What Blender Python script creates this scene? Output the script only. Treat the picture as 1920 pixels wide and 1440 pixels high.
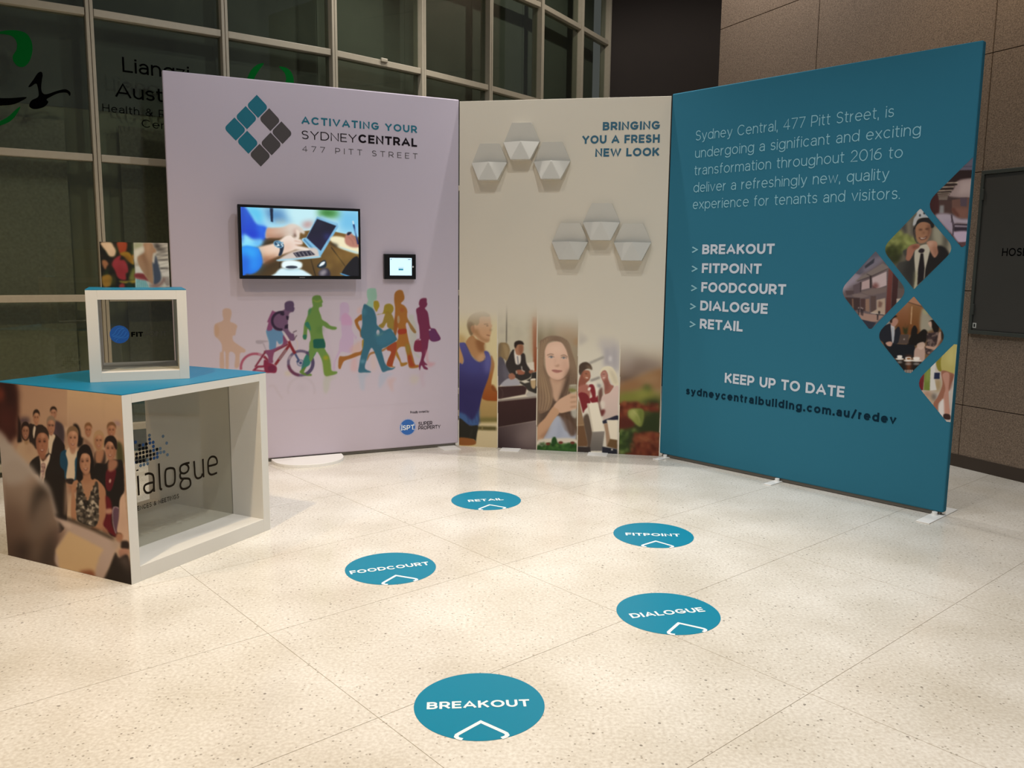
import bpy, bmesh, math, random
import numpy as np
from mathutils import Matrix, Vector

for o in list(bpy.data.objects):
    bpy.data.objects.remove(o)
S = bpy.context.scene
COL = S.collection
random.seed(7)
RNG = np.random.default_rng(11)

# ------------------------------------------------------------------ camera
F_PX, PITCH, ROLL, CAM_H = 1573.0, math.radians(7.993), math.radians(0.636), 1.3363
cp, sp, cr, sr = math.cos(PITCH), math.sin(PITCH), math.cos(ROLL), math.sin(ROLL)
_right, _up, _fwd = np.array([1., 0, 0]), np.array([0, sp, cp]), np.array([0, cp, -sp])
CR, CU, CF = cr * _right + sr * _up, -sr * _right + cr * _up, _fwd
cam_d = bpy.data.cameras.new('camera')
cam_d.sensor_width = 36.0
cam_d.lens = F_PX / 1920 * 36.0
cam_d.clip_start = 0.05
cam = bpy.data.objects.new('camera', cam_d)
COL.objects.link(cam)
M = Matrix.Identity(4)
for i in range(3):
    M[i][0], M[i][1], M[i][2] = CR[i], CU[i], -CF[i]
M[2][3] = CAM_H
cam.matrix_world = M
S.camera = cam

# ------------------------------------------------------------------ light
S.view_settings.view_transform = 'Standard'
S.view_settings.look = 'None'
S.view_settings.exposure = 0.0
S.view_settings.gamma = 1.0
S.view_settings.use_curve_mapping = False
W = bpy.data.worlds.new('world')
S.world = W
W.use_nodes = True
W.node_tree.nodes['Background'].inputs[0].default_value = (0.50, 0.49, 0.50, 1)
W.node_tree.nodes['Background'].inputs[1].default_value = 0.26


def spot(name, loc, aim, power, col, angle=110, blend=0.7, radius=0.06):
    l = bpy.data.lights.new(name, 'SPOT')
    l.energy, l.color, l.spot_size, l.spot_blend, l.shadow_soft_size = power, col, math.radians(angle), blend, radius
    o = bpy.data.objects.new(name, l)
    COL.objects.link(o)
    o.location = loc
    d = Vector(aim) - Vector(loc)
    o.rotation_euler = d.to_track_quat('-Z', 'Y').to_euler()
    return o


WARM, NEUT, COOL = (1.0, 0.78, 0.51), (1.0, 0.955, 0.90), (0.91, 0.965, 1.0)
# recessed ceiling downlights over the open floor
spot('downlight', (-1.75, 2.0, 4.3), (-1.8, 2.4, 0), 350, WARM, 112, 0.75)
spot('downlight', (0.0, 2.5, 4.3), (0.0, 2.7, 0), 245, NEUT, 98, 0.8)
spot('downlight', (1.45, 2.6, 4.3), (1.5, 3.2, 0), 180, COOL, 110, 0.75)
spot('downlight', (0.3, 0.9, 4.3), (0.3, 1.1, 0), 120, WARM, 92, 0.8)
spot('downlight', (-3.3, 2.5, 4.3), (-2.9, 2.9, 0), 105, (1.0, 0.62, 0.30), 100, 0.8)  # extra unseen amber lamp, added to turn the far-left floor more orange
# wide downlights that also wash the booth walls
spot('downlight', (0.45, 3.9, 4.3), (-0.5, 5.3, 0.8), 84, COOL, 118, 0.7, 0.04)
spot('downlight', (-0.75, 3.8, 4.3), (-0.9, 5.0, 0.5), 54, NEUT, 118, 0.7, 0.04)
# downlights just behind the booth walls
spot('downlight', (-0.75, 6.2, 4.4), (-0.72, 6.05, 0), 120, NEUT, 84, 0.7, 0.02)
spot('downlight', (0.1, 6.30, 4.4), (0.08, 6.1, 0), 150, NEUT, 84, 0.7, 0.02)
spot('downlight', (0.95, 6.14, 4.4), (0.93, 5.95, 0), 140, NEUT, 84, 0.7, 0.02)
spot('downlight', (2.55, 5.1, 4.4), (2.7, 5.0, 0), 55, WARM, 120)
spot('downlight', (1.35, 6.9, 4.9), (1.9, 6.6, 0), 125, NEUT, 165, 0.3)  # unseen wide lamp, added to brighten the brown wall and window panes

# ------------------------------------------------------------------ helpers


def lin(c):
    c = np.asarray(c, float)
    return np.where(c <= 0.04045, c / 12.92, ((c + 0.055) / 1.055) ** 2.4)


def hexc(h):
    h = h.lstrip('#')
    return np.array([int(h[i:i + 2], 16) / 255 for i in (0, 2, 4)])


def ray(px, py):
    px, py = np.asarray(px, float), np.asarray(py, float)
    return ((px - 960) / F_PX)[..., None] * CR - ((py - 720) / F_PX)[..., None] * CU + CF


class Plane:
    """vertical drawing plane: origin O, horizontal axis U, vertical axis z; turns photo pixels into metres on it"""

    def __init__(s, O, yaw):
        s.O = np.array(O, float)
        s.yaw = yaw
        s.U = np.array([math.cos(yaw), math.sin(yaw), 0])
        s.N = np.array([math.sin(yaw), -math.cos(yaw), 0])

    def uv(s, px, py):
        d = ray(px, py)
        o = np.array([0, 0, CAM_H])
        t = ((s.O - o) @ s.N) / (d @ s.N)
        P = o + t[..., None] * d - s.O
        return P @ s.U, P[..., 2]

    def off(s, k):
        return Plane(s.O + k * s.N, s.yaw)


def ground(px, py):
    d = ray(px, py)
    t = -CAM_H / d[2]
    return np.array([0, 0, CAM_H]) + t * d


MATS = {}


def mat(name, col, rough=0.5, spec=0.5, metal=0.0, noise=0.0, nscale=40.0, bump=0.0, coat=0.0, emit=0.0):
    if name in MATS:
        return MATS[name]
    m = bpy.data.materials.new(name)
    m.use_nodes = True
    nt = m.node_tree
    b = nt.nodes['Principled BSDF']
    c = tuple(lin(hexc(col)))if isinstance(col, str) else tuple(col)
    b.inputs['Base Color'].default_value = (*c, 1)
    b.inputs['Roughness'].default_value = rough
    b.inputs['Metallic'].default_value = metal
    b.inputs['Specular IOR Level'].default_value = spec
    b.inputs['Coat Weight'].default_value = coat
    if emit:
        b.inputs['Emission Color'].default_value = (*c, 1)
        b.inputs['Emission Strength'].default_value = emit
    if noise or bump:
        g = nt.nodes.new('ShaderNodeNewGeometry')
        n = nt.nodes.new('ShaderNodeTexNoise')
        n.inputs['Scale'].default_value = nscale
        n.inputs['Detail'].default_value = 5
        nt.links.new(g.outputs['Position'], n.inputs['Vector'])
        if noise:
            mx = nt.nodes.new('ShaderNodeMix')
            mx.data_type = 'RGBA'
            mx.inputs['A'].default_value = (*[v * (1 - noise) for v in c], 1)
            mx.inputs['B'].default_value = (*[min(1, v * (1 + noise)) for v in c], 1)
            nt.links.new(n.outputs['Fac'], mx.inputs['Factor'])
            nt.links.new(mx.outputs['Result'], b.inputs['Base Color'])
        if bump:
            bp = nt.nodes.new('ShaderNodeBump')
            bp.inputs['Strength'].default_value = bump
            bp.inputs['Distance'].default_value = 0.002
            nt.links.new(n.outputs['Fac'], bp.inputs['Height'])
            nt.links.new(bp.outputs['Normal'], b.inputs['Normal'])
    MATS[name] = m
    return m


def print_mat(name, rough=0.6, spec=0.3, emit=0.0):
    """material that shows the colours printed on the mesh"""
    if name in MATS:
        return MATS[name]
    m = bpy.data.materials.new(name)
    m.use_nodes = True
    nt = m.node_tree
    b = nt.nodes['Principled BSDF']
    a = nt.nodes.new('ShaderNodeVertexColor')
    a.layer_name = 'ink'
    b.inputs['Roughness'].default_value = rough
    b.inputs['Specular IOR Level'].default_value = spec
    if emit:
        b.inputs['Base Color'].default_value = (0.01, 0.01, 0.01, 1)
        nt.links.new(a.outputs['Color'], b.inputs['Emission Color'])
        b.inputs['Emission Strength'].default_value = emit
    else:
        nt.links.new(a.outputs['Color'], b.inputs['Base Color'])
    MATS[name] = m
    return m


def glass_mat(name, tint=(0.9, 0.93, 0.92), rough=0.02, mul=1.0, refl=0.035):
    m = bpy.data.materials.new(name)
    m.use_nodes = True
    nt = m.node_tree
    nt.nodes.remove(nt.nodes['Principled BSDF'])
    out = nt.nodes['Material Output']
    tr = nt.nodes.new('ShaderNodeBsdfTransparent')
    tr.inputs[0].default_value = (*tint, 1)
    gl = nt.nodes.new('ShaderNodeBsdfGlossy')
    gl.inputs['Roughness'].default_value = rough
    gl.inputs[0].default_value = (mul, mul, mul, 1)
    # Schlick reflectance, the same from both sides of the sheet
    lw_ = nt.nodes.new('ShaderNodeLayerWeight')
    lw_.inputs[0].default_value = 0.5
    pw = nt.nodes.new('ShaderNodeMath')
    pw.operation = 'POWER'
    pw.inputs[1].default_value = 5.0
    nt.links.new(lw_.outputs['Facing'], pw.inputs[0])
    fr = nt.nodes.new('ShaderNodeMath')
    fr.operation = 'MULTIPLY_ADD'
    fr.inputs[1].default_value = 0.9
    fr.inputs[2].default_value = refl
    nt.links.new(pw.outputs[0], fr.inputs[0])
    mx = nt.nodes.new('ShaderNodeMixShader')
    nt.links.new(fr.outputs[0], mx.inputs[0])
    nt.links.new(tr.outputs[0], mx.inputs[1])
    nt.links.new(gl.outputs[0], mx.inputs[2])
    nt.links.new(mx.outputs[0], out.inputs[0])
    return m


def link(name, me, m, parent=None, loc=None):
    o = bpy.data.objects.new(name, me)
    COL.objects.link(o)
    if m is not None:
        me.materials.clear()
        me.materials.append(m)
    if parent is not None:
        o.parent = parent
    if loc is not None:
        o.location = loc
    return o


def root(name, loc, yaw, label, cat, group=None, kind=None):
    o = bpy.data.objects.new(name, None)
    o.empty_display_size = 0.1
    COL.objects.link(o)
    o.location = loc
    o.rotation_euler = (0, 0, yaw)
    return tag(o, label, cat, group, kind)


def tag(o, label=None, cat=None, group=None, kind=None):
    if label:
        o['label'] = label
    if cat:
        o['category'] = cat
    if group:
        o['group'] = group
    if kind:
        o['kind'] = kind
    return o


def box_me(x0, x1, y0, y1, z0, z1, bevel=0.0, seg=2):
    bm = bmesh.new()
    bmesh.ops.create_cube(bm, size=1)
    for v in bm.verts:
        v.co = ((x0 + x1) / 2 + v.co.x * (x1 - x0), (y0 + y1) / 2 + v.co.y * (y1 - y0), (z0 + z1) / 2 + v.co.z * (z1 - z0))
    if bevel:
        bmesh.ops.bevel(bm, geom=bm.edges[:], offset=bevel, segments=seg, affect='EDGES', profile=0.5)
    me = bpy.data.meshes.new('box')
    bm.to_mesh(me)
    bm.free()
    return me


def box(name, x0, x1, y0, y1, z0, z1, m, parent=None, bevel=0.0, seg=2):
    return link(name, box_me(x0, x1, y0, y1, z0, z1, bevel, seg), m, parent)


def mesh(name, verts, faces, m, parent=None, smooth=False):
    me = bpy.data.meshes.new(name)
    me.from_pydata([tuple(map(float, v)) for v in verts], [], faces)
    me.update()
    if smooth:
        for p in me.polygons:
            p.use_smooth = True
    return link(name, me, m, parent)


def plate(name, pts2, to3, thick, m, parent=None):
    """flat cut-out: outline pts2 (u,v) given as a closed loop, mapped by to3(u,v,depth)"""
    n = len(pts2)
    from mathutils.geometry import tessellate_polygon
    tri = tessellate_polygon([[Vector((p[0], p[1], 0)) for p in pts2]])
    vs = [to3(u, v, thick) for u, v in pts2] + [to3(u, v, 0) for u, v in pts2]
    fs = [tuple(t) for t in tri] + [(i, (i + 1) % n, n + (i + 1) % n, n + i) for i in range(n)]
    o = mesh(name, vs, fs, m, parent)
    bm = bmesh.new()
    bm.from_mesh(o.data)
    bmesh.ops.recalc_face_normals(bm, faces=bm.faces[:])
    bm.to_mesh(o.data)
    bm.free()
    return o


def smooth_loop(p, n=6, closed=True):
    p = np.asarray(p, float)
    N = len(p)
    if N < 3:
        return p
    out = []
    t = np.linspace(0, 1, n, endpoint=False)[:, None]
    for i in range(N if closed else N - 1):
        if closed:
            a, b, c, d = p[(i - 1) % N], p[i], p[(i + 1) % N], p[(i + 2) % N]
        else:
            a, b, c, d = p[max(i - 1, 0)], p[i], p[i + 1], p[min(i + 2, N - 1)]
        out.append(0.5 * (2 * b + (c - a) * t + (2 * a - 5 * b + 4 * c - d) * t ** 2 + (3 * b - a - 3 * c + d) * t ** 3))
    out = np.concatenate(out)
    if not closed:
        out = np.concatenate([out, p[-1:]])
    return out


# ---------------------------------------------------------------- stroke lettering


def arc(cx, cy, rx, ry, a0, a1, n=14):
    t = np.radians(np.linspace(a0, a1, n))
    return [(cx + rx * math.cos(k), cy + ry * math.sin(k)) for k in t]


A_ = 1.42   # ascender in x-heights
D_ = -0.36
GL = {
    'A': (.88, [[(0, 0), (.5, 1), (1, 0)], [(.17, .3), (.83, .3)]]),
    'B': (.70, [[(0, .53), (0, 1), (.55, 1)] + arc(.55, .765, .38, .235, 90, -90) + [(0, .53)], [(0, .53), (.56, .53)] + arc(.56, .265, .44, .265, 90, -90) + [(0, 0), (0, .53)]]),
    'C': (.84, [arc(.53, .5, .53, .5, 45, 315, 24)]),
    'D': (.80, [[(0, 0), (0, 1), (.45, 1)] + arc(.45, .5, .55, .5, 90, -90, 20) + [(0, 0)]]),
    'E': (.60, [[(1, 1), (0, 1), (0, 0), (1, 0)], [(0, .51), (.9, .51)]]),
    'F': (.58, [[(1, 1), (0, 1), (0, 0)], [(0, .47), (.9, .47)]]),
    'G': (.88, [arc(.51, .5, .51, .5, 45, 322, 24) + [(.97, .44), (.56, .44)]]),
    'H': (.74, [[(0, 0), (0, 1)], [(1, 0), (1, 1)], [(0, .51), (1, .51)]]),
    'I': (.0, [[(.5, 0), (.5, 1)]]),
    'K': (.72, [[(0, 0), (0, 1)], [(.95, 1), (0, .36)], [(.36, .6), (1, 0)]]),
    'L': (.56, [[(0, 1), (0, 0), (1, 0)]]),
    'M': (.86, [[(0, 0), (0, 1), (.5, .3), (1, 1), (1, 0)]]),
    'N': (.76, [[(0, 0), (0, 1), (1, 0), (1, 1)]]),
    'O': (.92, [arc(.5, .5, .5, .5, 0, 360, 33)]),
    'P': (.66, [[(0, 0), (0, 1), (.55, 1)] + arc(.55, .69, .45, .31, 90, -90) + [(0, .38)]]),
    'R': (.70, [[(0, 0), (0, 1), (.55, 1)] + arc(.55, .7, .42, .3, 90, -90) + [(0, .4)], [(.5, .4), (1, 0)]]),
    'S': (.64, [arc(.5, .755, .46, .245, 30, 262) + arc(.5, .255, .5, .255, 85, -148)]),
    'T': (.68, [[(0, 1), (1, 1)], [(.5, 1), (.5, 0)]]),
    'U': (.74, [[(0, 1), (0, .42)] + arc(.5, .42, .5, .42, 180, 360) + [(1, 1)]]),
    'V': (.84, [[(0, 1), (.5, 0), (1, 1)]]),
    'W': (1.2, [[(0, 1), (.26, 0), (.5, .95), (.74, 0), (1, 1)]]),
    'Y': (.80, [[(0, 1), (.5, .45), (1, 1)], [(.5, .45), (.5, 0)]]),
    'X': (.78, [[(0, 0), (1, 1)], [(0, 1), (1, 0)]]),
    '4': (.70, [[(.74, 0), (.74, 1), (0, .26), (1, .26)]]),
    '7': (.64, [[(0, 1), (1, 1), (.3, 0)]]),
    '2': (.64, [arc(.48, .7, .46, .3, 160, -30) + [(.0, 0), (1, 0)]]),
    '0': (.76, [arc(.5, .5, .5, .5, 0, 360, 33)]),
    '1': (.26, [[(0, .84), (1, 1), (1, 0)]]),
    '6': (.68, [[(.85, .95)] + arc(.62, .5, .62, .5, 75, 180, 10)[:0] + [(.5, .93), (.15, .68), (0, .34)] + arc(.5, .31, .5, .31, 180, 540, 26)]),
    '&': (.80, [[(1, 0), (.22, .68)] + arc(.42, .8, .25, .2, 200, -40, 12) + [(.1, .38)] + arc(.38, .25, .38, .25, 150, 300, 10) + [(.95, .5)]]),
    '>': (.5, [[(0, .82), (1, .5), (0, .18)]]),
    '/': (.5, [[(0, -.1), (1, 1.1)]]),
    '.': (.0, [[(.5, 0), (.5, .001)]]),
    ',': (.06, [[(.6, .03), (0, -.16)]]),
}
GLL = {
    'a': (.62, [[(.06, .82)] + arc(.5, .66, .46, .34, 135, 0) + [(.96, 0)], [(.96, .57), (.45, .57)] + arc(.42, .285, .42, .285, 90, 270) + arc(.46, .36, .5, .36, -90, -5, 8)]),
    'b': (.72, [[(0, 0), (0, A_)], arc(.5, .5, .5, .5, 0, 360, 29)]),
    'c': (.66, [arc(.53, .5, .53, .5, 48, 312, 20)]),
    'd': (.72, [[(1, 0), (1, A_)], arc(.5, .5, .5, .5, 0, 360, 29)]),
    'e': (.70, [[(0, .52), (1, .52)] + arc(.5, .5, .5, .5, 3, 312, 24)]),
    'f': (.36, [[(.35, 0), (.35, 1.1)] + arc(.8, 1.1, .45, .33, 180, 80, 8), [(0, 1), (.9, 1)]]),
    'g': (.72, [[(1, 1), (1, -.1)] + arc(.5, -.1, .5, .3, 0, -150, 12), arc(.5, .5, .5, .5, 0, 360, 29)]),
    'h': (.62, [[(0, 0), (0, A_)], [(0, .58)] + arc(.5, .58, .5, .42, 180, 0) + [(1, 0)]]),
    'i': (.0, [[(.5, 0), (.5, 1)], [(.5, 1.34), (.5, 1.36)]]),
    'l': (.0, [[(.5, 0), (.5, A_)]]),
    'm': (1.06, [[(0, 0), (0, 1)], [(0, .62)] + arc(.25, .62, .25, .38, 180, 0) + [(.5, 0)], [(.5, .62)] + arc(.75, .62, .25, .38, 180, 0) + [(1, 0)]]),
    'n': (.62, [[(0, 0), (0, 1)], [(0, .58)] + arc(.5, .58, .5, .42, 180, 0) + [(1, 0)]]),
    'o': (.74, [arc(.5, .5, .5, .5, 0, 360, 29)]),
    'p': (.72, [[(0, 1), (0, D_)], arc(.5, .5, .5, .5, 0, 360, 29)]),
    'q': (.72, [[(1, 1), (1, D_)], arc(.5, .5, .5, .5, 0, 360, 29)]),
    'r': (.36, [[(0, 0), (0, 1)], [(0, .5)] + arc(.95, .4, .95, .58, 180, 95, 9)]),
    's': (.54, [arc(.5, .755, .46, .245, 30, 262) + arc(.5, .255, .5, .255, 85, -148)]),
    't': (.38, [[(.35, 1.32), (.35, .28)] + arc(.8, .28, .45, .28, 180, 285, 8), [(0, 1), (1, 1)]]),
    'u': (.62, [[(0, 1), (0, .42)] + arc(.5, .42, .5, .42, 180, 360), [(1, 1), (1, 0)]]),
    'v': (.66, [[(0, 1), (.5, 0), (1, 1)]]),
    'w': (1.0, [[(0, 1), (.26, 0), (.5, .95), (.74, 0), (1, 1)]]),
    'x': (.62, [[(0, 0), (1, 1)], [(0, 1), (1, 0)]]),
    'y': (.66, [[(0, 1), (.52, 0)], [(1, 1), (.42, -.25), (.1, -.36)]]),
    'z': (.56, [[(0, 1), (1, 1), (0, 0), (1, 0)]]),
}


def ribbon(pts, w, V, Fc):
    p = [np.array(q, float) for q in pts]
    q = [p[0]]
    for k in p[1:]:
        if np.hypot(*(k - q[-1])) > 1e-7:
            q.append(k)
    p = q
    if len(p) < 2:
        return
    closed = np.hypot(*(p[0] - p[-1])) < 1e-6 and len(p) > 3
    if closed:
        p = p[:-1]
    n = len(p)
    L, R = [], []
    for i in range(n):
        a = p[(i - 1) % n] if (closed or i > 0) else None
        b = p[(i + 1) % n] if (closed or i < n - 1) else None
        d1 = (p[i] - a) / np.hypot(*(p[i] - a)) if a is not None else None
        d2 = (b - p[i]) / np.hypot(*(b - p[i])) if b is not None else None
        if d1 is None:
            d1 = d2
        if d2 is None:
            d2 = d1
        n1, n2 = np.array([-d1[1], d1[0]]), np.array([-d2[1], d2[0]])
        m = n1 + n2
        k = np.hypot(*m)
        m = n1 if k < 1e-6 else m / k
        c = max(0.7, float(m @ n1))
        L.append(p[i] + m * w / 2 / c)
        R.append(p[i] - m * w / 2 / c)
    b0 = len(V)
    lift = 1e-5 * (len(Fc) % 80)     # a stroke rises a hair along its length, so crossings never lie in one plane
    for i, (l, r) in enumerate(zip(L, R)):
        V.append((l[0], l[1], lift + 1e-5 * i))
        V.append((r[0], r[1], lift + 1e-5 * i))
    for i in range(n if closed else n - 1):
        j = (i + 1) % n
        Fc.append((b0 + 2 * i, b0 + 2 * i + 1, b0 + 2 * j + 1, b0 + 2 * j))


def text_geo(s, cap, wt, track=0.16, xh=0.73):
    """strokes for string s; returns verts, faces, total width; cap height in metres, wt stroke/cap"""
    w = wt * cap
    V, Fc, x = [], [], 0.0
    first = True
    for ch in s:
        if ch == ' ':
            x += cap * (0.34 + track)
            continue
        low = ch in GLL
        gw, st = GLL[ch] if low else GL[ch]
        T = cap * xh if low else cap
        gw = gw * cap * (1.0 if not low else 0.92)
        if not first:
            pass
        first = False
        gw = max(gw, 0.0)
        inner = max(gw - w * 0.6, 0.0) if gw > 0 else 0.0
        for k in st:
            pts = [(x + w / 2 + px * inner, w / 2 + py * (T - w)) for px, py in k]
            if ch in 'ij' and k[0][1] > 1.2 or ch == '.':
                cx, cy = pts[0]
                pts = [(cx, cy - w * .55), (cx, cy + w * .55)]
                ribbon(pts, w * 1.1, V, Fc)
                continue
            # butt ends: push straight stem ends to the outer line
            if len(pts) > 1:
                for e, f in ((0, 1), (-1, -2)):
                    a, b = np.array(pts[e]), np.array(pts[f])
                    if np.hypot(*(a - b)) > 1e-6 and not np.allclose(pts[0], pts[-1]):
                        d = (a - b) / np.hypot(*(a - b))
                        pts[e] = tuple(a + d * w / 2 * (1.0 if max(abs(d)) > .98 else .6))
            ribbon(pts, w, V, Fc)
        x += inner + w + track * cap
    return V, Fc, x - track * cap


def text_obj(name, s, parent, m, u0, u1, v, cap, wt, off, track=0.16, to3=None, xh=0.73, hang=None, each=False):
    flat = to3 is not None
    _, _, wd = text_geo(s, cap, wt, track, xh)
    k = (u1 - u0) / wd
    if to3 is None:
        def to3(u, q):
            return (u, -off, q)
    first, x = None, 0.0
    for word in (s.split(' ') if not each else list(s)):        # every word (or widely spaced letter) is a piece of its own
        if word == ' ':
            x += cap * (0.34 + track)
            continue
        V, Fc, ww = text_geo(word, cap, wt, track, xh)
        vs = []
        for p in V:
            q = to3(u0 + (x + p[0]) * k, v + p[1])
            vs.append((q[0], q[1] - p[2], q[2]) if not flat else (q[0], q[1], q[2] + p[2]))
        o = mesh(name, vs, Fc, m, parent)
        if hang:
            on_plane(o, *hang)
        first = first or o
        x += ww + track * cap + (0 if each else cap * (0.34 + track))
    return first


def text_px(name, s, parent, plane, m, pl, pr, cap_px, wt, off=0.0012, track=0.16, at=0.5, xh=0.73, hang=None, each=False):
    """lay a line of lettering on a plane between two photo points on its baseline"""
    pp = plane.off(off)
    (ua, ub), (va, vb) = pp.uv(np.array([pl[0], pr[0]]), np.array([pl[1], pr[1]]))
    _, vt = pp.uv(np.array([pl[0]]), np.array([pl[1] - cap_px]))
    return text_obj(name, s, parent, m, ua, ub, (va + vb) / 2, float(vt[0] - va), wt, off, track, xh=xh, hang=hang, each=each)


# ---------------------------------------------------------------- painter for printed pictures
class Art:
    def __init__(s, plane, u0, u1, v0, v1, nx, ny, bg):
        s.pl, s.u0, s.u1, s.v0, s.v1, s.nx, s.ny = plane, u0, u1, v0, v1, nx, ny
        s.img = np.zeros((ny, nx, 3)) + hexc(bg)
        s.ink = True
        s.crop(0, 0, 1)

    def tone(s, h):
        """ink tone for a colour name: strong colours print a little darker and duller"""
        c = hexc(h)
        if not s.ink:
            return c
        l = c @ np.array([.299, .587, .114])
        sat = (c.max() - c.min()) / max(c.max(), 1e-3)
        return (l + (c - l) * .92) * (1 - min(.75 * sat * sat, .3))

    def crop(s, ox, oy, k):
        s.ox, s.oy, s.k = ox, oy, k
        return s

    def to(s, pts):
        if isinstance(pts, str):
            pts = [tuple(map(float, q.split(','))) for q in pts.split()]
        p = np.asarray(pts, float)
        u, v = s.pl.uv(s.ox + p[:, 0] / s.k, s.oy + p[:, 1] / s.k)
        return np.stack([(u - s.u0) / (s.u1 - s.u0) * (s.nx - 1), (s.v1 - v) / (s.v1 - s.v0) * (s.ny - 1)], 1)

    def mask(s, q, soft=0.0):
        pad = int(soft * 2.5) + 2
        x0, y0 = np.floor(q.min(0)).astype(int) - pad
        x1, y1 = np.ceil(q.max(0)).astype(int) + pad + 1
        x0, y0, x1, y1 = max(x0, -pad), max(y0, -pad), min(x1, s.nx + pad), min(y1, s.ny + pad)
        if x1 <= x0 or y1 <= y0:
            return None
        k = 2
        X = (np.arange((x1 - x0) * k) / k + x0 - 0.25)[None, :]
        Y = (np.arange((y1 - y0) * k) / k + y0 - 0.25)[:, None]
        ins = np.zeros((Y.shape[0], X.shape[1]), bool)
        n = len(q)
        for i in range(n):
            (ax, ay), (bx, by) = q[i], q[(i + 1) % n]
            if ay == by:
                continue
            c = (ay > Y) != (by > Y)
            rows = np.nonzero(c[:, 0])[0]
            if len(rows):
                xi = (bx - ax) * (Y[rows] - ay) / (by - ay) + ax
                ins[rows] ^= X < xi
        m = ins.reshape(y1 - y0, k, x1 - x0, k).mean((1, 3))
        if soft > 0.3:
            r = max(1, int(round(soft)))
            for ax in (0, 1):
                for _ in range(2):
                    c = np.cumsum(np.pad(m, [(r + 1, r) if a == ax else (0, 0) for a in (0, 1)], mode='edge'), axis=ax)
                    m = (np.take(c, range(2 * r + 1, c.shape[ax]), ax) - np.take(c, range(0, c.shape[ax] - 2 * r - 1), ax)) / (2 * r + 1)
        X0, Y0, X1, Y1 = max(x0, 0), max(y0, 0), min(x1, s.nx), min(y1, s.ny)
        if X1 <= X0 or Y1 <= Y0:
            return None
        return m[Y0 - y0:Y1 - y0, X0 - x0:X1 - x0], X0, Y0, X1, Y1

    def comp(s, q, col, al, soft):
        r = s.mask(q, soft)
        if r is None:
            return
        m, x0, y0, x1, y1 = r
        if isinstance(col, str):
            c = s.tone(col)
        else:   # linear ramp (c0, c1, 'x0,y0 x1,y1')
            e = s.to(col[2])
            d = e[1] - e[0]
            X, Y = np.meshgrid(np.arange(x0, x1), np.arange(y0, y1))
            t = np.clip(((X - e[0, 0]) * d[0] + (Y - e[0, 1]) * d[1]) / (d @ d), 0, 1)[..., None]
            c = s.tone(col[0]) * (1 - t) + s.tone(col[1]) * t
        a = (m * al)[..., None]
        s.img[y0:y1, x0:x1] = s.img[y0:y1, x0:x1] * (1 - a) + c * a

    def P(s, col, pts, al=1.0, soft=0.6, sm=1):
        q = s.to(pts)
        if sm:
            q = smooth_loop(q, 5)
        s.comp(q, col, al, soft)
        return s

    def Q(s, col, pts, al=1.0, soft=0.4):
        return s.P(col, pts, al, soft, 0)

    def E(s, col, cx, cy, rx, ry, rot=0, al=1.0, soft=0.6):
        t = np.linspace(0, 2 * math.pi, 28, endpoint=False)
        c, d = math.cos(math.radians(rot)), math.sin(math.radians(rot))
        x, y = rx * np.cos(t), ry * np.sin(t)
        s.comp(s.to(np.stack([cx + x * c - y * d, cy + x * d + y * c], 1)), col, al, soft)
        return s

    def L(s, col, pts, w, al=1.0, soft=0.5, sm=0):
        if isinstance(pts, str):
            pts = [tuple(map(float, q.split(','))) for q in pts.split()]
        if sm:
            pts = smooth_loop(pts, 6, False)
        V, Fc = [], []
        ribbon(pts, w, V, Fc)
        if not V:
            return s
        V = np.array(V)[:, :2]
        closed = len(Fc) * 2 == len(V)
        if closed:
            for f in Fc:
                s.comp(s.to(V[list(f)]), col, al, soft)
            return s
        s.comp(s.to(np.concatenate([V[0::2], V[1::2][::-1]])), col, al, soft)
        return s

    def speck(s, pts, cols, n, r, al=0.8, soft=0.8):
        """scatter n small blobs of the given colours inside a polygon's box"""
        p = np.array([tuple(map(float, q.split(','))) for q in pts.split()])
        lo, hi = p.min(0), p.max(0)
        q = 0
        N = len(p)
        while q < n:
            x, y = lo + RNG.random(2) * (hi - lo)
            ins = False
            for i in range(N):
                (ax, ay), (bx, by) = p[i], p[(i + 1) % N]
                if (ay > y) != (by > y) and x < (bx - ax) * (y - ay) / (by - ay) + ax:
                    ins = not ins
            q += 1
            if ins:
                s.E(cols[int(RNG.integers(len(cols)))], x, y, r * (.5 + RNG.random()), r * (.4 + .8 * RNG.random()), RNG.random() * 180, al, soft)
        return s

    def face(s, x, y, w, h, skin='d8a184', hair='3a2a22', dark='8a5540', tilt=0, turn=0.0, style='man', smile=True):
        """small printed face: x,y centre, w,h half sizes"""
        if style == 'woman':
            s.E(hair, x, y - .05 * h, w * 1.28, h * 1.22, tilt)
        c, d = math.cos(math.radians(tilt)), math.sin(math.radians(tilt))

        def q(pts):
            return [(x + a * w * c - b * h * d, y + a * w * d + b * h * c) for a, b in pts]
        # jaw narrower than the brow
        s.P(skin, q([(-.93, -.5), (-.6, -.92), (0, -1.02), (.6, -.92), (.93, -.5), (.96, 0), (.84, .45), (.5, .85), (.12, 1.03), (-.12, 1.03), (-.5, .85), (-.84, .45), (-.96, 0)]), 1, .6)
        sd = 1 if turn >= 0 else -1
        s.P(dark, q([(-.95 * sd, -.3), (-.55 * sd, -.35), (-.5 * sd, .4), (-.25 * sd, .95), (-.55 * sd, .8), (-.88 * sd, .4)]), .38, 2)
        s.P('f0c8a8', q([(-.1, -.65), (.45, -.6), (.4, -.35), (-.1, -.38)]), .28, 2)
        s.P(dark, q([(-.5, .82), (0, .95), (.5, .82), (.2, 1.05), (-.2, 1.05)]), .45, 1.5)
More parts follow.
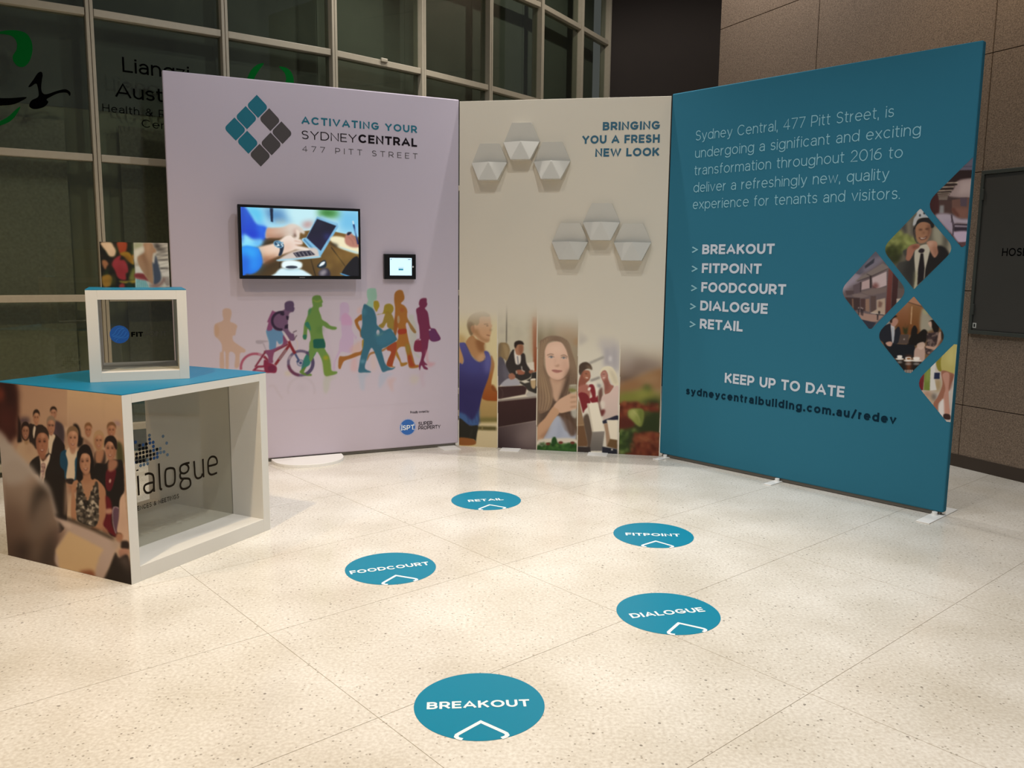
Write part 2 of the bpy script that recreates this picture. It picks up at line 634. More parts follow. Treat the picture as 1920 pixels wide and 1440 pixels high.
        s.P(hair, q([(-1.06, -.12), (-1.05, -.75), (-.5, -1.15), (.4, -1.18), (1.02, -.75), (1.06, -.18), (.86, -.5), (.3, -.72), (-.45, -.68), (-.86, -.4)]))
        tx = turn * .22
        for e in (-1, 1):
            s.P(dark, q([(tx + e * .38 - .26, -.2), (tx + e * .38 + .26, -.22), (tx + e * .38 + .2, .02), (tx + e * .38 - .2, .02)]), .35, 1.2)
            s.P('2e1c17', q([(tx + e * .38 - .18, -.1), (tx + e * .38, -.15), (tx + e * .38 + .18, -.1), (tx + e * .38, -.03)]), .85, .4)
            s.P(hair, q([(tx + e * .4 - .25, -.24), (tx + e * .4, -.31), (tx + e * .4 + .25, -.24), (tx + e * .4, -.26)]), .6, .5)
        s.P(dark, q([(tx - .02, -.1), (tx + .1, .2), (tx + .2, .28), (tx - .16, .28), (tx + .02, .2)]), .5, .8)
        s.P('8a4638', q([(tx - .36, .47), (tx, .5), (tx + .36, .47), (tx + .15, .66), (tx - .15, .66)]), .75, .5)
        if smile:
            s.P('ecd8ca', q([(tx - .27, .5), (tx, .52), (tx + .27, .5), (tx, .6)]), .85, .4)
        return s

    def build(s, name, parent, m, off, gain=1.0, keep=None):
        """turn the picture into a fine coloured sheet on the plane (keep: polygon in crop px outside which nothing is printed)"""
        c = np.clip(lin(np.clip(s.img, 0, 1)) * gain, 0, 1)
        X, Y = np.meshgrid(np.linspace(s.u0, s.u1, s.nx), np.linspace(s.v1, s.v0, s.ny))
        idx = np.arange(s.nx * s.ny).reshape(s.ny, s.nx)
        f = np.stack([idx[1:, :-1], idx[1:, 1:], idx[:-1, 1:], idx[:-1, :-1]], -1).reshape(-1, 4)
        co = np.stack([X, np.full_like(X, -off), Y], -1).reshape(-1, 3)
        cc = np.concatenate([c, np.ones((s.ny, s.nx, 1))], -1).reshape(-1, 4)
        if keep is not None:
            r = s.mask(s.to(keep))
            km = np.zeros((s.ny, s.nx))
            mk, x0, y0, x1, y1 = r
            km[y0:y1, x0:x1] = mk
            kv = (km > 0.02).ravel()
            f = f[kv[f].any(1)]
            used = np.unique(f)
            re = np.full(len(co), -1)
            re[used] = np.arange(len(used))
            f, co, cc = re[f], co[used], cc[used]
        me = bpy.data.meshes.new(name)
        me.vertices.add(len(co))
        me.vertices.foreach_set('co', co.astype(np.float32).ravel())
        me.loops.add(len(f) * 4)
        me.loops.foreach_set('vertex_index', f.astype(np.int32).ravel())
        me.polygons.add(len(f))
        me.polygons.foreach_set('loop_start', np.arange(0, len(f) * 4, 4, dtype=np.int32))
        me.update(calc_edges=True)
        at = me.color_attributes.new('ink', 'FLOAT_COLOR', 'POINT')
        at.data.foreach_set('color', cc.astype(np.float32).ravel())
        me.validate()
        return link(name, me, m, parent)

# ================================================================== SETTING
def yaw_of(a, b):
    return math.atan2(b[1] - a[1], b[0] - a[0])


def frame(loc, yaw):
    return Matrix.Translation(Vector(loc)) @ Matrix.Rotation(yaw, 4, 'Z')


def on_plane(o, rt, plane, part=None):
    """o was drawn in the frame of plane; hang it under rt"""
    o.parent = part or rt      # parts of rt share its frame
    R = frame(rt.location, rt.rotation_euler[2])
    o.matrix_basis = R.inverted() @ frame(plane.O, plane.yaw)
    return o


# ---- terrazzo floor: slabs laid diagonally, each one a piece
def terrazzo():
    m = bpy.data.materials.new('terrazzo')
    m.use_nodes = True
    nt = m.node_tree
    N, Lk = nt.nodes, nt.links
    b = N['Principled BSDF']
    g = N.new('ShaderNodeNewGeometry')

    def ramp(stops):
        r = N.new('ShaderNodeValToRGB')
        e = r.color_ramp.elements
        while len(e) < len(stops):
            e.new(0.5)
        for k, (p, c) in zip(e, stops):
            k.position = p
            k.color = (*lin(hexc(c)), 1)
        return r
    v1 = N.new('ShaderNodeTexVoronoi')
    v1.inputs['Scale'].default_value = 95
    v2 = N.new('ShaderNodeTexVoronoi')
    v2.inputs['Scale'].default_value = 34
    n1 = N.new('ShaderNodeTexNoise')
    n1.inputs['Scale'].default_value = 85
    n1.inputs['Detail'].default_value = 4
    n2 = N.new('ShaderNodeTexNoise')
    n2.inputs['Scale'].default_value = 2.2
    for t in (v1, v2, n1, n2):
        Lk.new(g.outputs['Position'], t.inputs['Vector'])
    base = ramp([(0.32, 'd6d0c6'), (0.50, 'e1ddd5'), (0.68, 'ece9e2')])
    Lk.new(n1.outputs['Fac'], base.inputs['Fac'])
    # dark chips picked from the cell colours
    sep = N.new('ShaderNodeSeparateColor')
    Lk.new(v1.outputs['Color'], sep.inputs[0])
    c1 = ramp([(0.0, 'ffffff'), (0.90, 'ffffff'), (0.915, '8d8578')])
    c1.color_ramp.interpolation = 'CONSTANT'
    Lk.new(sep.outputs[0], c1.inputs['Fac'])
    d1 = N.new('ShaderNodeMath')
    d1.operation = 'LESS_THAN'
    d1.inputs[1].default_value = 0.34
    Lk.new(v1.outputs['Distance'], d1.inputs[0])
    mx = N.new('ShaderNodeMix')
    mx.data_type = 'RGBA'
    mx.blend_type = 'MULTIPLY'
    f1 = N.new('ShaderNodeMath')
    f1.operation = 'MULTIPLY'
    f1.inputs[1].default_value = 0.55
    Lk.new(d1.outputs[0], f1.inputs[0])
    Lk.new(f1.outputs[0], mx.inputs['Factor'])
    Lk.new(base.outputs['Color'], mx.inputs['A'])
    Lk.new(c1.outputs['Color'], mx.inputs['B'])
    sep2 = N.new('ShaderNodeSeparateColor')
    Lk.new(v2.outputs['Color'], sep2.inputs[0])
    c2 = ramp([(0.0, 'ffffff'), (0.94, 'ffffff'), (0.95, '77706a')])
    c2.color_ramp.interpolation = 'CONSTANT'
    Lk.new(sep2.outputs[1], c2.inputs['Fac'])
    d2 = N.new('ShaderNodeMath')
    d2.operation = 'LESS_THAN'
    d2.inputs[1].default_value = 0.16
    Lk.new(v2.outputs['Distance'], d2.inputs[0])
    f2 = N.new('ShaderNodeMath')
    f2.operation = 'MULTIPLY'
    f2.inputs[1].default_value = 0.7
    Lk.new(d2.outputs[0], f2.inputs[0])
    mx2 = N.new('ShaderNodeMix')
    mx2.data_type = 'RGBA'
    mx2.blend_type = 'MULTIPLY'
    Lk.new(f2.outputs[0], mx2.inputs['Factor'])
    Lk.new(mx.outputs['Result'], mx2.inputs['A'])
    Lk.new(c2.outputs['Color'], mx2.inputs['B'])
    c3 = ramp([(0.3, 'e9e6e0'), (0.7, 'ffffff')])
    Lk.new(n2.outputs['Fac'], c3.inputs['Fac'])
    mx3 = N.new('ShaderNodeMix')
    mx3.data_type = 'RGBA'
    mx3.blend_type = 'MULTIPLY'
    mx3.inputs['Factor'].default_value = 1
    Lk.new(mx2.outputs['Result'], mx3.inputs['A'])
    Lk.new(c3.outputs['Color'], mx3.inputs['B'])
    Lk.new(mx3.outputs['Result'], b.inputs['Base Color'])
    rr = N.new('ShaderNodeMapRange')
    rr.inputs['To Min'].default_value = 0.13
    rr.inputs['To Max'].default_value = 0.24
    Lk.new(n2.outputs['Fac'], rr.inputs['Value'])
    Lk.new(rr.outputs[0], b.inputs['Roughness'])
    b.inputs['Specular IOR Level'].default_value = 0.5
    return m


TERR = terrazzo()
GROUT = mat('floor_grout', 'a89f90', 0.8)
floor = box('floor', -6, 6, -2.5, 11.5, -0.12, -0.0012, GROUT)
tag(floor, 'cream speckled terrazzo floor laid in large diagonal slabs', 'floor', kind='structure')
TA = math.radians(41)
td, nd = np.array([math.cos(TA), math.sin(TA)]), np.array([math.sin(TA), -math.cos(TA)])
TW, TN, GAP = 1.13, 0.751, 0.0022
tile_me = box_me(-TW / 2 + GAP / 2, TW / 2 - GAP / 2, -TN / 2 + GAP / 2, TN / 2 - GAP / 2, -0.02, 0.0)
tile_me.materials.append(TERR)
for i in range(-9, 10):
    for j in range(-12, 12):
        c = td * (2.37 + (i + .5) * TW) - nd * (1.266 + (j + .5) * TN)
        if abs(c[0]) < 5.4 and -1.9 < c[1] < 10.9:
            o = bpy.data.objects.new('floor_slab', tile_me)
            COL.objects.link(o)
            o.location = (c[0], c[1], 0)
            o.rotation_euler = (0, 0, TA)
            o.parent = floor

# ---- curved glass curtain wall
MUL = [(-4.60, 4.20), (-3.98, 4.62), (-3.32, 5.00), (-2.635, 5.428), (-1.965, 5.894), (-1.336, 6.366), (-0.755, 6.931), (-0.244, 7.509), (0.21, 8.10), (0.63, 8.80), (0.965, 9.38)]
TZ = [0.06, 0.255, 1.105, 1.98, 2.85, 3.70, 4.57]
ALU = mat('white_aluminium', 'aaa08c', 0.45, noise=0.08, nscale=30)
GLASS = glass_mat('window_glass', (0.72, 0.76, 0.72), 0.015)
BLIND = mat('woven_blind', '9c9580', 0.9, noise=0.35, nscale=55)
BLIND_UP = mat('frosted_backing', '78776c', 0.9, noise=0.12, nscale=6)
PART = mat('room_partition', 'a5a084', 0.9, noise=0.08, nscale=8)
win = root('window_1', (MUL[3][0], MUL[3][1], 0), 0, 'curved glazed wall of square panes in pale aluminium frames', 'window', kind='structure')


def in_win(o, a, yaw):
    o.parent = win
    o.location = (a[0] - MUL[3][0], a[1] - MUL[3][1], 0)
    o.rotation_euler = (0, 0, yaw)
    return o


for i, p in enumerate(MUL):
    a, b = MUL[max(i - 1, 0)], MUL[min(i + 1, len(MUL) - 1)]
    y = yaw_of(a, b)
    in_win(box('mullion', -0.021, -0.0015, -0.05, 0.06, 0, 4.95, ALU, None, 0.003), p, y)
    in_win(box('mullion', 0.0015, 0.021, -0.05, 0.06, 0, 4.95, ALU, None, 0.003), p, y)
for i in range(len(MUL) - 1):
    a, b = MUL[i], MUL[i + 1]
    y = yaw_of(a, b)
    Lb = math.dist(a, b)
    for k, z in enumerate(TZ):
        in_win(box('transom', 0.024, Lb - 0.024, -0.04, 0.05, z - 0.022, z + 0.022, ALU, None, 0.003), a, y)
        if k < len(TZ) - 1:
            in_win(box('glass_pane', 0.02, Lb - 0.02, 0.0, 0.008, z + 0.02, TZ[k + 1] - 0.02, GLASS), a, y)
    # what stands behind the glass
    in_win(box('backing', -0.02, Lb + 0.02, 0.16, 0.18, 2.30 if i < 4 else 0.0, 5.0, BLIND_UP), a, y)
    if i < 4:
        in_win(box('partition', -0.02, Lb + 0.02, 0.165, 0.18, 0.0, 2.30, PART), a, y)
        x0, x1 = (0.16, Lb - 0.02) if i == 3 else (-0.02, Lb - 0.16)
        in_win(box('blind', x0, x1, 0.11, 0.12, 0.08, 2.21, BLIND), a, y)

# a small catch sitting on one transom
yb = yaw_of(MUL[5], MUL[6])
in_win(box('window_catch', .40, .46, -.055, -.04, 2.855, 2.885, ALU, None, .006), MUL[5], yb)

# lettering on the glass
INK = mat('black_vinyl', '050505', 0.8, 0.0)
GREEN = mat('green_vinyl', '0a5a22', 0.8, 0.0)
WP = [Plane((a[0], a[1], 0), yaw_of(a, b)) for a, b in zip(MUL[:-1], MUL[1:])]


def wtext(s, bay, pl, pr, cap, wt, track=.1):
    return text_px('vinyl_lettering', s, None, WP[bay], INK, pl, pr, cap, wt, 0.003, track, hang=(win, WP[bay]))


def vec(a, b, k):
    return (a[0] + (b[0] - a[0]) * k, a[1] + (b[1] - a[1]) * k)


wtext('Liangzi', 3, (230, 136), (355, 149.5), 28, .12, .12)
wtext('Australia', 3, (216, 178.5), (378, 203), 27, .12, .1)
wtext('Health & Relaxation', 3, (192.5, 208.5), (404, 231), 14.5, .1, .2)
wtext('Centre', 3, (266, 238), (350, 247), 15, .1, .16)


def shape_px(name, plane, pts, ox, oy, k, m, rt, off, thick=0.0005, sm=True):
    if isinstance(pts, str):
        pts = [tuple(map(float, q.split(','))) for q in pts.split()]
    p = np.array(pts)
    pp = plane.off(off)
    u, v = pp.uv(ox + p[:, 0] / k, oy + p[:, 1] / k)
    q = np.stack([u, v], 1)
    if sm:
        q = smooth_loop(q, 4)
    o = plate(name, [tuple(t) for t in q], lambda a, b, d: (a, -(off + d), b), thick, m)
    return on_plane(o, rt, plane)


def vinyl(bay, pts, m, ox=0, oy=0, k=3.0):
    return shape_px('vinyl_logo', WP[bay], pts, ox, oy, k, m, win, 0.003)


for bay, dx, dy in ((2, 0, 0), (4, 1402, 175)):
    mm = GREEN
    if bay == 2:
        vinyl(2, '-40,190 30,172 100,172 150,190 178,235 182,290 165,345 135,375 100,372 76,345 72,315 92,280 94,240 70,205 20,192', GREEN)
        vinyl(2, '-120,690 -40,695 40,660 85,620 115,600 95,640 60,680 5,705 -60,720 -120,715', GREEN)
        vinyl(2, '-60,555 60,552 148,546 120,568 60,590 -60,592', INK)
        vinyl(2, '212,412 232,404 240,420 236,450 232,490 238,520 262,530 318,512 368,502 396,520 392,540 376,522 330,524 282,546 262,560 272,575 250,600 214,612 184,612 164,596 176,566 210,548 218,530 212,490 202,470 172,488 160,486 186,450', INK)
# the same green mark again, peeping over the booth
vinyl(4, '125,275 138,250 160,232 182,228 168,248 150,276 142,300 118,300', GREEN, 400, 0, 1.92)
vinyl(4, '236,240 262,244 282,262 290,292 282,310 252,310 262,288 256,262', GREEN, 400, 0, 1.92)

# ---- dark end wall and brown exposed-aggregate wall
DARK = mat('dark_brown_paint', '2a2019', 0.8, noise=0.15, nscale=3)
wb = box('wall_back', 0.99, 4.2, 9.48, 9.6, 0, 5.2, DARK)
tag(wb, 'dark unlit wall between the glazing and the brown wall', 'wall', kind='structure')


def aggregate():
    m = bpy.data.materials.new('exposed_aggregate')
    m.use_nodes = True
    nt = m.node_tree
    N, Lk = nt.nodes, nt.links
    b = N['Principled BSDF']
    g = N.new('ShaderNodeNewGeometry')
    n = N.new('ShaderNodeTexNoise')
    n.inputs['Scale'].default_value = 125
    n.inputs['Detail'].default_value = 5
    n.inputs['Roughness'].default_value = 0.65
    v = N.new('ShaderNodeTexVoronoi')
    v.inputs['Scale'].default_value = 42
    n2 = N.new('ShaderNodeTexNoise')
    n2.inputs['Scale'].default_value = 1.6
    for t in (n, v, n2):
        Lk.new(g.outputs['Position'], t.inputs['Vector'])
    r = N.new('ShaderNodeValToRGB')
    e = r.color_ramp.elements
    e[0].position, e[0].color = 0.32, (*lin(hexc('6b5b4e')), 1)
    e[1].position, e[1].color = 0.70, (*lin(hexc('a8937e')), 1)
    k = e.new(0.5)
    k.color = (*lin(hexc('8b7766')), 1)
    Lk.new(n.outputs['Fac'], r.inputs['Fac'])
    mx = N.new('ShaderNodeMix')
    mx.data_type = 'RGBA'
    mx.blend_type = 'MULTIPLY'
    r2 = N.new('ShaderNodeValToRGB')
    r2.color_ramp.elements[0].position, r2.color_ramp.elements[0].color = 0.10, (0.25, 0.2, 0.16, 1)
    r2.color_ramp.elements[1].position = 0.22
    Lk.new(v.outputs['Distance'], r2.inputs['Fac'])
    mx.inputs['Factor'].default_value = 0.45
    Lk.new(r.outputs['Color'], mx.inputs['A'])
    Lk.new(r2.outputs['Color'], mx.inputs['B'])
    Lk.new(mx.outputs['Result'], b.inputs['Base Color'])
    b.inputs['Roughness'].default_value = 0.85
    bp = N.new('ShaderNodeBump')
    bp.inputs['Strength'].default_value = 0.6
    bp.inputs['Distance'].default_value = 0.004
    Lk.new(n.outputs['Fac'], bp.inputs['Height'])
    Lk.new(bp.outputs['Normal'], b.inputs['Normal'])
    return m


AGG = aggregate()
JOINT = mat('wall_joint', '3a3029', 0.9)
WY = math.radians(-64.46)
WO = np.array([3.045 - 2.675 * 0.431, 5.736 + 2.675 * 0.9023])
wr = box('wall_right', 0, 6.8, 0.035, 0.3, 0, 5.1, JOINT)
wr.location, wr.rotation_euler = (WO[0], WO[1], 0), (0, 0, WY)
tag(wr, 'brown exposed aggregate wall of large panels at the right', 'wall', kind='structure')
WPL = Plane((WO[0], WO[1], 0), WY)
zj = [0.0, 0.43, 1.205, 1.985, 2.735, 3.525, 4.31, 5.1]
xj = [0.0, 1.22, 2.755, 4.28, 5.8, 6.8]
for i in range(len(xj) - 1):
    for j in range(len(zj) - 1):
        box('wall_panel', xj[i] + .0025, xj[i + 1] - .0025, 0.0, 0.034, zj[j] + .0025, zj[j + 1] - .0025, AGG, wr, 0.002, 1)
bb = box('base_shade_right', 0, 6.8, -0.006, -0.0005, 0.0, 0.085, mat('base_shade_brown', '473b31', 0.8))  # flat dark strip, paints in the shade along the wall's foot
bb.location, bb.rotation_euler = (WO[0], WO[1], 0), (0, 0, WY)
tag(bb, 'dark strip painted as shade along the foot of the brown wall', 'shade strip', kind='structure')

# fire hose cabinet let into the wall
hc = root('hose_cabinet', (WO[0], WO[1], 0.0), WY, 'dark grey hose cabinet door on the brown aggregate wall', 'cabinet')
HCM = mat('hose_cabinet_paint', '4b4844', 0.5, noise=0.05, nscale=5)
HCF = mat('hose_cabinet_frame', '4a4d48', 0.45)
hx0, hx1, hz0, hz1 = 2.763, 3.49, 0.922, 1.989
box('frame_rail', hx0, hx1, -0.022, -0.0005, hz1 - .025, hz1, HCF, hc, 0.002)
box('frame_rail', hx0, hx1, -0.022, -0.0005, hz0, hz0 + .025, HCF, hc, 0.002)
box('frame_stile', hx0, hx0 + .022, -0.022, -0.0005, hz0 + .025, hz1 - .025, HCF, hc, 0.002)
box('frame_stile', hx1 - .022, hx1, -0.022, -0.0005, hz0 + .025, hz1 - .025, HCF, hc, 0.002)
hd = box('door', hx0 + .024, hx1 - .024, -0.014, -0.0005, hz0 + .027, hz1 - .027, HCM, hc, 0.002)
box('hinge', hx0 + .016, hx0 + .03, -0.026, -0.014, 1.80, 1.87, HCF, hc, 0.002)
box('hinge', hx0 + .016, hx0 + .03, -0.026, -0.014, 1.05, 1.12, HCF, hc, 0.002)
text_obj('lettering', 'HOSE REEL', hd, INK, 2.951, 3.30, 1.436, 0.05, .14, 0.0148, .16)
tag(box('inspection_sticker', 2.79, 2.815, -0.0148, -0.014, 0.962, 0.995, mat('sticker_white', 'd8d8d2', 0.6), hd), 'small white sticker')
box('sticker_mark', 2.797, 2.808, -0.0152, -0.0148, 0.968, 0.989, mat('sticker_black', '1c1c1c', 0.6), hd)
box('door_handle', hx1 - .07, hx1 - .05, -0.03, -0.014, 1.40, 1.52, HCF, hd, 0.004)

# ================================================================== BOOTH WALLS
P0, P1, P2, P3 = (-2.159, 5.336), (-0.397, 6.160), (1.061, 5.885), (2.373, 4.462)
LP, MP, RP = (Plane((a[0], a[1], 0), yaw_of(a, b)) for a, b in ((P0, P1), (P1, P2), (P2, P3)))
LW, MW, RW = math.dist(P0, P1), math.dist(P1, P2), math.dist(P2, P3)
C_LAV, C_CRM, C_TEAL = 'a69da9', 'b9b1a2', '275e72'   # as photographed; GAIN lifts them to ink reflectance
GAIN = 1.5


def ink(c, g=GAIN):
    return np.clip(lin(hexc(c)) * g, 0, 1)


M_LAV = mat('lavender_fabric', ink(C_LAV), 0.75, 0.25, bump=0.05, nscale=400)
M_CRM = mat('cream_board', ink(C_CRM), 0.55, 0.3)
M_TEAL = mat('teal_fabric', ink(C_TEAL), 0.8, 0.12, bump=0.05, nscale=400)
M_FOOT = mat('white_steel', 'f0efec', 0.4)
M_RAIL = mat('grey_rail', '6a665f', 0.5, metal=0.4)
INKP = print_mat('printed_ink', 0.7, 0.2)
T_TEAL, T_GREY, T_BLK = mat('teal_ink', ink('256273', 1.4), .8, .1), mat('grey_ink', ink('474344', 1.4), .8, .1), mat('black_ink', ink('181317', 1.4), .8, .05)
T_WHT, T_PALE = mat('white_ink', ink('a9b0ba'), .6), mat('pale_ink', ink('78a2ae'), .7, .1)
T_NAVY = mat('navy_ink', ink('0c2432', 1.4), .8, .05)
T_TEALD = mat('dark_teal_ink', ink('245266'), .6)

# ---- left wall, lavender fabric
lw = root('display_stand', (P0[0], P0[1], 0), LP.yaw, 'tall lavender fabric display stand with walking figures, screen and tablet', 'display stand', 'fabric booth stands')
lskin = box('fabric_skin', 0, LW, 0.0, 0.045, 0.022, 2.5, M_LAV, lw, 0.008, 3)
box('bottom_rail', 0.02, LW - .02, 0.008, 0.038, 0.004, 0.022, M_RAIL, lw)


def ltext(s, pl, pr, cap, wt, m, track=.16, xh=.73, each=False):
    return text_px('lettering', s, lskin, LP, m, pl, pr, cap, wt, 0.0015, track, xh=xh, each=each)


ltext('ACTIVATING YOUR', (565.3, 233.3), (782, 248.6), 14.4, .205, T_TEAL, .2)
ltext('SYDNEY', (565.6, 260.5), (669, 267.6), 15.8, .10, T_BLK, .16)
ltext('CENTRAL', (672, 267.8), (782, 275.3), 16, .22, T_BLK, .15)
ltext('477 PITT STREET', (566.7, 285.5), (782.8, 297), 11, .10, T_GREY, .55, each=True)
ltext('Proudly owned by', (769.3, 775.4), (804.5, 773.2), 4.6, .16, T_BLK, .12)
ltext('SUPER', (784.4, 797.7), (810.6, 796.3), 6.8, .15, T_BLK, .1)
ltext('PROPERTY', (784.4, 805.6), (826, 803.4), 6.8, .15, T_BLK, .1)
# diamond logo of eight tiles
p = np.array([(365, 95), (612, 362), (395, 587), (138, 325)], float)
u, v = LP.uv(380 + p[:, 0] / 3.6, 150 + p[:, 1] / 3.6)
T_, R_, B_, L_ = [np.array(k) for k in zip(u, v)]
for (i, j), m in {(0, 0): T_TEAL, (0, 1): T_TEAL, (0, 2): T_TEAL, (1, 2): T_TEAL, (2, 2): T_GREY, (2, 1): T_GREY, (2, 0): T_GREY, (1, 0): T_GREY}.items():
    e1, e2 = (R_ - T_) / 3, (L_ - T_) / 3
    g, r = 0.03, 0.22
    sq = [(g, g)] + [(1 - g - r + r * math.sin(a), g + r - r * math.cos(a)) for a in np.linspace(0, math.pi / 2, 6)] + [(1 - g, 1 - g)] + [(g + r - r * math.sin(a), 1 - g - r + r * math.cos(a)) for a in np.linspace(0, math.pi / 2, 6)]
    q = [tuple(T_ + e1 * (i + a) + e2 * (j + b)) for a, b in sq]
    plate('logo_tile', q, lambda a, b, d: (a, -(0.0002 + d), b), 0.0012, m, lskin)
# round owner badge
bu, bv = [float(k[0]) for k in LP.uv(np.array([764.4]), np.array([800.8]))]
br = 0.056
M_BADGE, M_BADGE2 = mat('blue_ink', ink('24569a', 1.6), .6), mat('light_blue_ink', ink('7d93b8', 1.6), .6)
for k in range(24):
    a = k / 24 * 2 * math.pi
    c, s_ = math.cos(a), math.sin(a)
    plate('badge_ray', [(bu + r * math.cos(a + w), bv + r * math.sin(a + w)) for r, w in ((br, -.05), (br * 1.13, -.07), (br * 1.13, .07), (br, .05))], lambda a, b, d: (a, -(0.0002 + d), b), 0.001, M_BADGE2, lskin)
plate('badge', [(bu + br * math.cos(t), bv + br * math.sin(t)) for t in np.linspace(0, 2 * math.pi, 40, endpoint=False)], lambda a, b, d: (a, -(0.0002 + d), b), 0.0014, M_BADGE, lskin)
T_W2 = mat('badge_white', ink('c3c8d4', 1.7), .6)
text_px('lettering', 'ISPT', lskin, LP, T_W2, (752.6, 806.9), (777, 805.2), 9, .17, 0.0026, .1)
for a in range(8):
    t = math.radians(22.5 + 45 * a)
    plate('badge_ray', [(bu + r * math.cos(t + w), bv + r * math.sin(t + w)) for r, w in ((br * .66, 0), (br * .98, -.12), (br * .98, .12))], lambda a, b, d: (a, -(0.0016 + d), b), 0.0004, M_BADGE2, lskin) if a in (0, 3, 4, 7) else None
# half-round white foot plate and end tab
gx = [LP.U @ (ground(*q) - LP.O) for q in ((509, 866.5), (646, 860))]
gc, gr = (gx[0] + gx[1]) / 2, (gx[1] - gx[0]) / 2
fo = [(gc - gr, -0.012), (gc + gr, -0.012)] + [(gc + gr * math.cos(a) ** 1.0, -0.012 - 0.26 * max(math.sin(a), 0) ** 0.75) for a in np.linspace(0, math.pi, 24)][1:-1]
fp = plate('foot_plate', fo, lambda a, b, d: (a, b, d), 0.02, M_FOOT, lw)
bv_ = fp.modifiers.new('bevel', 'BEVEL')
bv_.width, bv_.segments, bv_.limit_method, bv_.angle_limit = 0.007, 3, 'ANGLE', 0.7
tag(fp, 'half-round white foot plate')
box('foot_tab', LW - .16, LW - .03, -0.13, 0.03, 0.0005, 0.004, M_FOOT, lw)

# ---- middle wall, cream board
mw = root('display_stand', (P1[0], P1[1], 0), MP.yaw, 'cream middle display stand with photo strips and raised white hexagons', 'display stand')
mboard = box('board', 0.004, MW - .004, 0.0, 0.02, 0.002, 2.487, M_CRM, mw, 0.001, 1)
for s_, a, b, cap in (('BRINGING', (1130, 244.5), (1237.5, 242.5), 15.6), ('YOU A FRESH', (1091.3, 270), (1236.8, 267.5), 15.6), ('NEW LOOK', (1115.8, 294.3), (1236, 292.3), 15.6)):
    text_px('lettering', s_, mboard, MP, T_TEALD, a, b, cap, .235, 0.0015, .13)
for q in ((959, 841), (1121, 851)):
    g = ground(*q)
    uu = MP.U @ (g - MP.O)
    box('foot_tab', uu - .07, uu + .07, -0.11, 0.05, 0.0005, 0.004, M_FOOT, mw)

# ---- right wall, teal fabric
rw = root('display_stand', (P2[0], P2[1], 0), RP.yaw, 'tall teal fabric display stand with white text and diamond photos', 'display stand', 'fabric booth stands')
rskin = box('fabric_skin', 0, RW, 0.0, 0.045, 0.022, 2.5, M_TEAL, rw, 0.008, 3)
box('bottom_rail', 0.02, RW - .02, 0.008, 0.038, 0.004, 0.022, M_RAIL, rw)


def rtext(s, pl, pr, cap, wt, m, track=.14, xh=.73):
    return text_px('lettering', s, rskin, RP, m, pl, pr, cap, wt, 0.0015, track, xh=xh)


rtext('Sydney Central, 477 Pitt Street, is', (1304.2, 263.8), (1675.8, 219), 18.7, .085, T_PALE)
rtext('undergoing a significant and exciting', (1303.2, 296.3), (1726, 253), 18.7, .085, T_PALE)
rtext('transformation throughout 2016 to', (1301.8, 328.6), (1692, 296), 18.7, .085, T_PALE)
rtext('deliver a refreshingly new, quality', (1300.2, 361), (1666.5, 336.3), 18.7, .085, T_PALE)
rtext('experience for tenants and visitors.', (1299, 392.6), (1687, 372.5), 18.7, .085, T_PALE)
for s_, a, b, cap in (('BREAKOUT', (1316.4, 477), (1451.8, 475.8), 18.2), ('FITPOINT', (1315.7, 512.7), (1427.5, 512.6), 18.2), ('FOODCOURT', (1314.6, 549), (1473.3, 551), 18.4), ('DIALOGUE', (1312.6, 583.4), (1439, 587.3), 18.6), ('RETAIL', (1311.9, 616.9), (1392.3, 621), 18.6)):
    rtext(s_, a, b, cap, .225, T_WHT, .11)
    rtext('>', (a[0] - 19.5, a[1] - .3), (a[0] - 8, a[1] - .2), 17, .15, T_PALE)
rtext('KEEP UP TO DATE', (1358.6, 717.8), (1582.8, 745), 18.6, .21, T_WHT, .11)
rtext('sydneycentralbuilding.com.au/redev', (1286, 740), (1680, 794.8), 14.0, .22, T_NAVY, .2, .78)
for k, (uu, w, fr) in enumerate(((0.06, .05, .12), (RW * .485, .05, .13), (RW - .03, .07, .2))):
    box('foot_tab', uu - w / 2, uu + w / 2, -fr, fr if k == 2 else .06, 0.0005, 0.005, M_FOOT, rw, 0.001, 1)
    cy = bmesh.new()
    bmesh.ops.create_cone(cy, cap_ends=True, segments=16, radius1=.014, radius2=.014, depth=.017)
    me = bpy.data.meshes.new('post')
    cy.to_mesh(me)
    cy.free()
    o = link('foot_post', me, M_FOOT, rw, (uu - (.0 if k < 2 else .01), -0.012, .0135))

